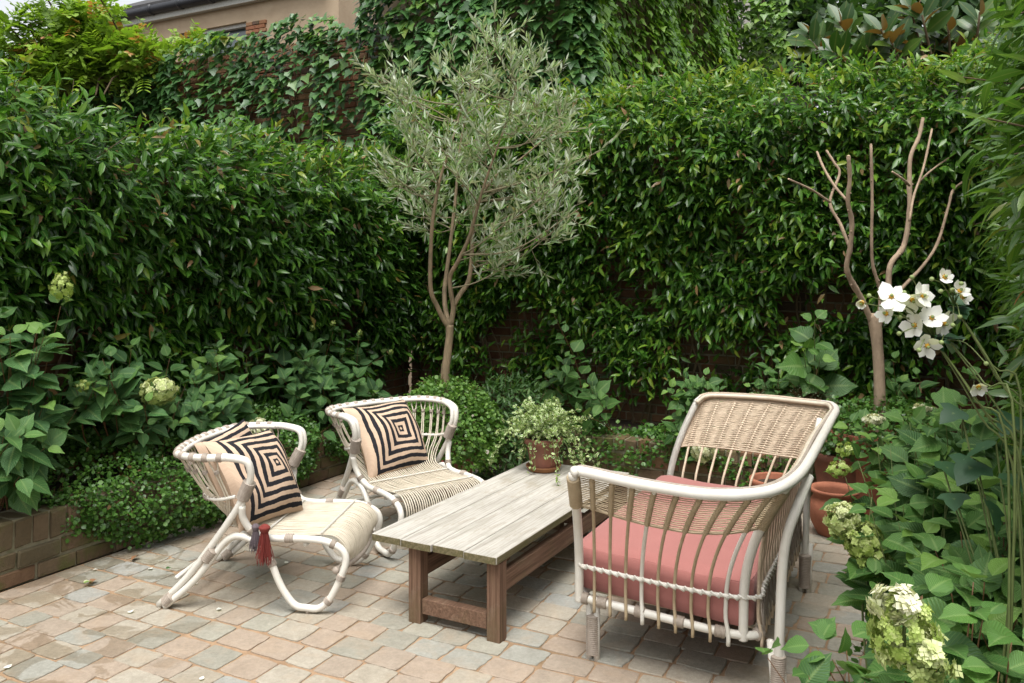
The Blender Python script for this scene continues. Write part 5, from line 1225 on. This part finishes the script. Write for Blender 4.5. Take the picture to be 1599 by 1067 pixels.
# ------------------------------------------------------------------ potted plant on the table
tp = G(849, 736, TZ) + [0, .03, 0]
pot('plant_saucer', 'brown terracotta saucer on the far end of the table', tp + [0, 0, .001], [(.001, 0), (.085, 0), (.092, .004), (.106, .026), (.107, .031), (.102, .032), (.097, .024), (.088, .010), (.001, .009)], 'saucer')
pot('plant_pot', 'terracotta pot of trailing variegated leaves standing on the table', tp + [0, 0, .011], flare(.078, .104, .185, .035), 'terra2', soil=(.095, .16))
vo_ = tp + [0, 0, .17]; vr_ = root('variegated_plant', 'trailing cream-edged plant spilling from the pot on the table', 'plant', tuple(vo_))
g = np.random.default_rng(201); LPs = []; LDs = []; mb = MB()
for k in range(190):
    a = g.uniform(0, 6.28); el = g.uniform(.30, 1.35); d = np.array([math.cos(a) * math.cos(el), math.sin(a) * math.cos(el), math.sin(el)]); L = g.uniform(.15, .30)
    if k < 16: L = g.uniform(.30, .44); d[2] = .25
    sag = (.45 if k < 16 else .18) * L
    p0 = vo_ + [g.normal(0, .03), g.normal(0, .03), .0]; path = catmull([p0, p0 + d * L * .5 + [0, 0, .03], p0 + d * L + [0, 0, -sag * (1 - d[2] * .6)]] + ([p0 + d * L * 1.12 + [0, 0, -sag * 1.5]] if k < 16 else []), 5)
    mb.tube(path, .0014, 4, False)
    for q in range(int(13 + 40 * L)):
        f = .25 + .75 * g.random(); i = min(len(path) - 2, int(f * (len(path) - 1))); LPs.append(path[i] + (path[i + 1] - path[i]) * g.random()); LDs.append(nrm(randdir(1, g)[0] + UZ * .25))
for k in range(7):                                       # bunches hanging over the rim
    a = g.uniform(3.4, 5.9); d = np.array([math.cos(a), math.sin(a), 0]); L = g.uniform(.05, .16); path = catmull([vo_ + d * .08, vo_ + d * .125 + [0, 0, .01], vo_ + d * .135 - [0, 0, L]], 5); mb.tube(path, .0014, 4, False)
    for q in range(14): LPs.append(path[g.integers(3, len(path))] + g.normal(0, .006, 3)); LDs.append(nrm(randdir(1, g)[0] + d * .6))
mb.build('stems', M['stem'], vr_, vo_, kind='stuff')
LPs = np.array(LPs); leaves(vr_, 'foliage', 'small', 'varieg', LPs, np.array(LDs), nrm(UZ * .6 + randdir(len(LPs), g) * .7), g.uniform(.018, .032, len(LPs)), g.random(len(LPs)), vo_)

# ------------------------------------------------------------------ right-hand bed, near the camera
def pw(px, py, Y): return P(px, py, Y)
g = np.random.default_rng(301)
sb = W(1.95, .02, .02)
r1 = shrub('hydrangea_shrub', 'hydrangea with a big lime-white flower head, bottom right corner', 'shrub', sb, [pw(1395, 1010, 1.80), pw(1300, 1030, 1.95), pw(1350, 1065, 1.85), pw(1470, 1010, 1.75), pw(1520, 960, 1.75), pw(1580, 1000, 1.7), pw(1440, 930, 1.95), pw(1560, 1050, 1.65), pw(1480, 1080, 1.65), pw(1275, 1010, 2.0), pw(1262, 1055, 1.95), pw(1320, 1000, 2.0)], .14, 302, nodes=4, start=.5, mat='hydr', rise=.12, droop=.1, extra=8)
fp = pw(1412, 985, 1.60); panicle(r1, fp, .070, .072, 430, 'panicg', .0155, sb, 303, cone=.25); panicle(r1, fp + [-.02, -.01, .055], .045, .028, 60, 'panicw', .026, sb, 304); panicle(r1, fp + [.02, -.01, -.04], .062, .05, 90, 'panicle', .022, sb, 305)
sb = W(3.1, -.12, .02)
r2 = shrub('hydrangea_shrub', 'hydrangea with drooping pale green flower heads beside the round terracotta pot', 'shrub', sb, [pw(1335, 800, 2.85), pw(1370, 760, 2.95), pw(1340, 720, 3.05), pw(1320, 745, 3.15), pw(1390, 700, 3.0), pw(1410, 790, 2.75), pw(1440, 840, 2.65), pw(1390, 870, 2.7), pw(1450, 760, 2.75), pw(1370, 910, 2.65), pw(1425, 900, 2.55), pw(1470, 890, 2.5)], .14, 306, nodes=4, start=.45, mat='hydr', stem='stem', rise=.15, spread=.3, extra=14)
panicle(r2, pw(1316, 812, 2.80), .052, .056, 330, 'panicle', .021, sb, 307); panicle(r2, pw(1350, 848, 2.76), .056, .060, 330, 'panicg', .021, sb, 308); panicle(r2, pw(1366, 880, 2.74), .045, .05, 170, 'panicg', .020, sb, 309)
panicle(r2, pw(1310, 733, 3.1), .036, .026, 130, 'panicg', .013, sb, 310); panicle(r2, pw(1319, 702, 3.15), .028, .022, 90, 'panicg', .013, sb, 311)
sb = W(3.7, .0, .02)
r3 = shrub('leafy_shrub', 'tall leafy shrub with arching stems under the white anemones', 'shrub', sb, [pw(1460, 670, 2.9), pw(1500, 655, 3.0), pw(1430, 690, 3.1), pw(1480, 720, 2.8), pw(1530, 700, 2.8), pw(1510, 760, 2.6), pw(1560, 740, 2.7), pw(1590, 680, 2.9), pw(1450, 740, 2.8), pw(1540, 640, 3.1), pw(1420, 660, 3.3), pw(1570, 800, 2.5), pw(1500, 690, 2.9), pw(1600, 760, 2.5)], .155, 312, nodes=5, start=.45, mat='hydr', stem='stem', rise=.18, spread=.35, extra=18)
sb = W(2.7, .06, .02)
r4 = shrub('leafy_shrub', 'low dense shrub of mid-green leaves filling the right edge above the corner hydrangea', 'shrub', sb, [pw(1500, 830, 2.35), pw(1540, 860, 2.25), pw(1580, 830, 2.3), pw(1460, 860, 2.4), pw(1520, 910, 2.15), pw(1570, 920, 2.1), pw(1600, 880, 2.2), pw(1480, 930, 2.2), pw(1550, 790, 2.5), pw(1590, 960, 2.0), pw(1440, 950, 2.3), pw(1530, 980, 2.0)], .148, 313, nodes=5, start=.5, mat='hydr', stem='redstem', rise=.12, spread=.3, extra=22)
sb = W(4.6, -.02, .02)
r5 = shrub('leafy_shrub', 'shrub with small white lacy flower heads below the pollarded trunk', 'shrub', sb, [pw(1345, 665, 4.0), pw(1375, 680, 3.9), pw(1410, 650, 4.1), pw(1440, 660, 4.0), pw(1400, 700, 3.8), pw(1430, 640, 4.2), pw(1360, 700, 3.9), pw(1460, 640, 4.0)], .12, 314, nodes=4, start=.5, mat='hydr', stem='stem', rise=.15, spread=.3, extra=10)
panicle(r5, pw(1363, 655, 3.95), .045, .02, 150, 'panicw', .016, sb, 315); panicle(r5, pw(1442, 640, 4.1), .05, .025, 130, 'panicw', .016, sb, 316)
sb = W(5.75, -1.86, 0)
r6 = shrub('hydrangea_shrub', 'low hydrangea with one cream bloom seen through the sofa far arm', 'shrub', W(6.12, -1.62, .25), [ona(1080, 690, 5.95), ona(1100, 730, 5.9), ona(1110, 680, 6.0), ona(1060, 700, 6.0)], .11, 317, nodes=3, start=.3)
panicle(r6, ona(1098, 701, 5.84), .085, .085, 330, 'panicw', .028, W(6.12, -1.62, .25), 318)
# anemones
ao = W(2.25, .10, .02); ar = root('anemone_plant', 'white anemones on long leaning stems at the right', 'flower', tuple(ao)); g = np.random.default_rng(331)
def flower(p, face, s, npet=6, op=.0):
    face = nrm(face); u = nrm(np.cross(face, UZ + [.1, .2, 0])); v = np.cross(face, u); first = None
    hd = MB().tube([p - face * .002, p + face * .006], [.006, .0045], 8).build('stamens', M['yellow'], ar, ao)
    MB().tube([p + face * .004, p + face * .010], [.0045, .003], 7).build('seed_head', M['budg'], hd, ao)
    for k in range(npet):
        a = k * 2 * math.pi / npet + g.normal(0, .08); rd = u * math.cos(a) + v * math.sin(a); d = nrm(rd + face * (.22 + op + g.normal(0, .14))); Rm = frames(d[None], nrm(face - rd * .4)[None])[0]
        leaf_obj(ar, 'petal', 'white', p + rd * .004, Rm, s * .82 * g.uniform(.85, 1.1), float(g.random()), ao, 'petal')
hubs = {'A': pw(1458, 528, 1.98), 'B': pw(1490, 478, 2.0), 'C': pw(1480, 530, 2.05)}
for hb, ends in (('A', [(1600, 770), (1575, 740), (1620, 800), (1590, 790)]), ('B', [(1640, 760), (1610, 720), (1595, 680)]), ('C', [(1585, 690), (1650, 800)])):
    for e in ends:
        q = pw(e[0], e[1], 1.95 + g.uniform(-.05, .05)); h = hubs[hb]; MB().tube(catmull([ao + [g.normal(0, .05), g.normal(0, .05), 0], q, (q + h) / 2 + [.01, 0, .012], h], 5), [.0034, .0030, .0022, .0016], 6).build('stem', M['stem'], ar, ao)
fl = [(1392, 464, 'A', (-.25, -.75, .62), .044), (1424, 468, 'A', (.1, -.6, -.5), .042), (1440, 462, 'A', (.35, -.8, .2), .036), (1455, 497, 'A', (-.15, -.8, .5), .038), (1474, 505, 'A', (.4, -.75, -.3), .040), (1448, 540, 'A', (-.1, -.85, -.35), .038), (1428, 508, 'A', (-.7, -.5, .1), .036), (1384, 490, 'A', (-.8, -.4, .2), .030), (1475, 433, 'B', (.0, -.85, .35), .024), (1498, 455, 'B', (.2, -.7, .5), .028), (1503, 464, 'B', (.3, -.8, .1), .026), (1528, 604, 'C', (-.2, -.7, -.5), .028)]
for x, y, hb, fc, s in fl:
    p = pw(x, y, 1.93 + g.uniform(-.03, .03)); h = hubs[hb]
    if y > 590: h = pw(1545, 640, 2.0)
    MB().tube(catmull([h, (h + p) / 2 + [0, 0, .015], p - np.asarray(nrm(fc)) * .004], 4), .0014, 5, False).build('flower_stalk', M['stem'], ar, ao); flower(p, fc, s, op=.55 if s < .03 else 0)
for x, y, hb in ((1357, 462, 'A'), (1404, 521, 'A'), (1412, 457, 'A'), (1424, 433, 'A'), (1455, 436, 'B'), (1469, 455, 'B'), (1487, 453, 'B'), (1501, 443, 'B'), (1408, 476, 'A'), (1405, 496, 'A'), (1470, 535, 'C'), (1435, 547, 'A'), (1488, 508, 'B'), (1499, 495, 'B'), (1540, 568, 'C')):
    p = pw(x, y, 1.93 + g.uniform(-.03, .03)); h = hubs[hb]; st = MB().tube(catmull([h, (h + p) / 2 + [0, 0, .018], p], 4), .0013, 5, False).build('flower_stalk', M['stem'], ar, ao)
    V, Q = lathe([(.0005, -.0055), (.0042, -.0035), (.0058, 0), (.0042, .0038), (.0005, .0055)], 9); obj('bud', mesh('bud', V + p - ao, None, Q, None, M['budg']), ar)
p = pw(1346, 473, 1.93); flower(p, (-.5, -.6, -.3), .020, 6, 1.4); h = hubs['A']; MB().tube(catmull([h, (h + p) / 2 + [0, 0, .02], p], 4), .0013, 5, False).build('flower_stalk', M['stem'], ar, ao)
for hb, n in (('A', 9), ('B', 6), ('C', 4)):
    for k in range(n):
        d = nrm(randdir(1, g)[0] * [1, 1, .5] + [-.2, -.3, .1]); leaf_obj(ar, 'lobe3', 'anem', hubs[hb] + d * .006, frames(d[None], nrm(UZ + [0, -.4, 0])[None])[0], g.uniform(.03, .05), float(g.random() * .7), ao)
for x, y, Y, s in ((1500, 640, 2.3, .13), (1555, 690, 2.15, .16), (1585, 650, 2.2, .15), (1525, 720, 2.2, .17), (1580, 740, 2.05, .15), (1600, 700, 2.0, .14), (1470, 720, 2.3, .13), (1540, 780, 2.1, .15), (1490, 770, 2.25, .14)):
    p = pw(x, y, Y); d = nrm(np.array([g.normal(-.5, .4), g.normal(-.6, .3), -.25])); leaf_obj(ar, 'lobe3', 'anem', p, frames(d[None], nrm(UZ + g.normal(0, .35, 3))[None])[0], s * .55, float(g.random() * .6), ao)
    MB().tube(catmull([ao + [g.normal(0, .05), g.normal(0, .05), 0], (ao + p) / 2 + [.05, .03, .15], p], 4), .0026, 5, False).build('leaf_stalk', M['stem'], ar, ao)
d_, dn = dome(W(2.6, .05, .05), .75, 1.5, .30, 5200, 341, -.1, .4)
aa_, bb_ = d_[:, 0] * SN + d_[:, 1] * CS, d_[:, 0] * CS - d_[:, 1] * SN; kk = (bb_ > -.34) & (bb_ < .5)
mat_plant('ground_cover', 'low small-leaved ground cover under the shrubs of the right bed', 'plant', W(2.6, .1, .02), d_[kk], dn[kk], 'round', 'round', .03, 342)

# ------------------------------------------------------------------ litter on the paving
g = np.random.default_rng(401)
for k, (x, y, lab) in enumerate(((309, 912, 'white petal between the doubled rear legs of the nearer chair'), (238, 887, 'small pale petal on the paving just below the left creeper'), (198, 957, 'white petal left of the nearer chair rear foot'), (341, 950, 'pale petal on the paving under the nearer chair'), (450, 880, 'white petal on the stones under the nearer chair seat'), (149, 889, 'pale petal at the foot of the left planter wall'), (312, 1063, 'white petal at the bottom edge of the paving'), (5, 1045, 'pale pink petal at the left bottom corner of the paving'))):
    p = G(x, y, .011); d = nrm([g.normal(), g.normal(), 0]); Rm = frames(d[None], UZ[None])[0]; ms = leaf_variants('petal', 'white'); o = obj('fallen_petal', ms[g.integers(8)])
    o.matrix_basis = Matrix(np.c_[Rm * g.uniform(.018, .034), p + [0, 0, .004]].tolist() + [[0, 0, 0, 1]]); tag(o, lab, 'petal', 'fallen petals on the paving')
for k, (x, y, s, mt, lab) in enumerate(((131, 915, .06, 'varieg', 'curled pale green leaf lying on the paving at the left'), (150, 908, .05, 'dryleaf', 'brown dry leaf beside the pale green leaf on the left paving'), (216, 871, .06, 'dryleaf', 'brown dry leaf at the edge of the left creeper'), (259, 892, .035, 'hyd', 'small green leaf on the paving left of the nearer chair leg'), (346, 748, .05, 'dryleaf', 'dry brown leaf caught in the creeper behind the nearer chair'), (200, 805, .05, 'dryleaf', 'rusty dry leaf on the left creeper'))):
    p = G(x, y, .012) if y > 830 else onb(x, y, -4.1); d = nrm([g.normal(), g.normal(), .1]); Rm = frames(d[None], nrm(UZ + g.normal(0, .2, 3))[None])[0]
    V, T, A = TPL['ovate']; o = obj('fallen_leaf', mesh('fallen_leaf', V * [1, 1, 1.6], T, None, np.c_[np.full(len(V), .5), A, np.ones(len(V))], M[mt]))
    o.matrix_basis = Matrix(np.c_[Rm * s, p + [0, 0, .012]].tolist() + [[0, 0, 0, 1]]); tag(o, lab, 'leaf')
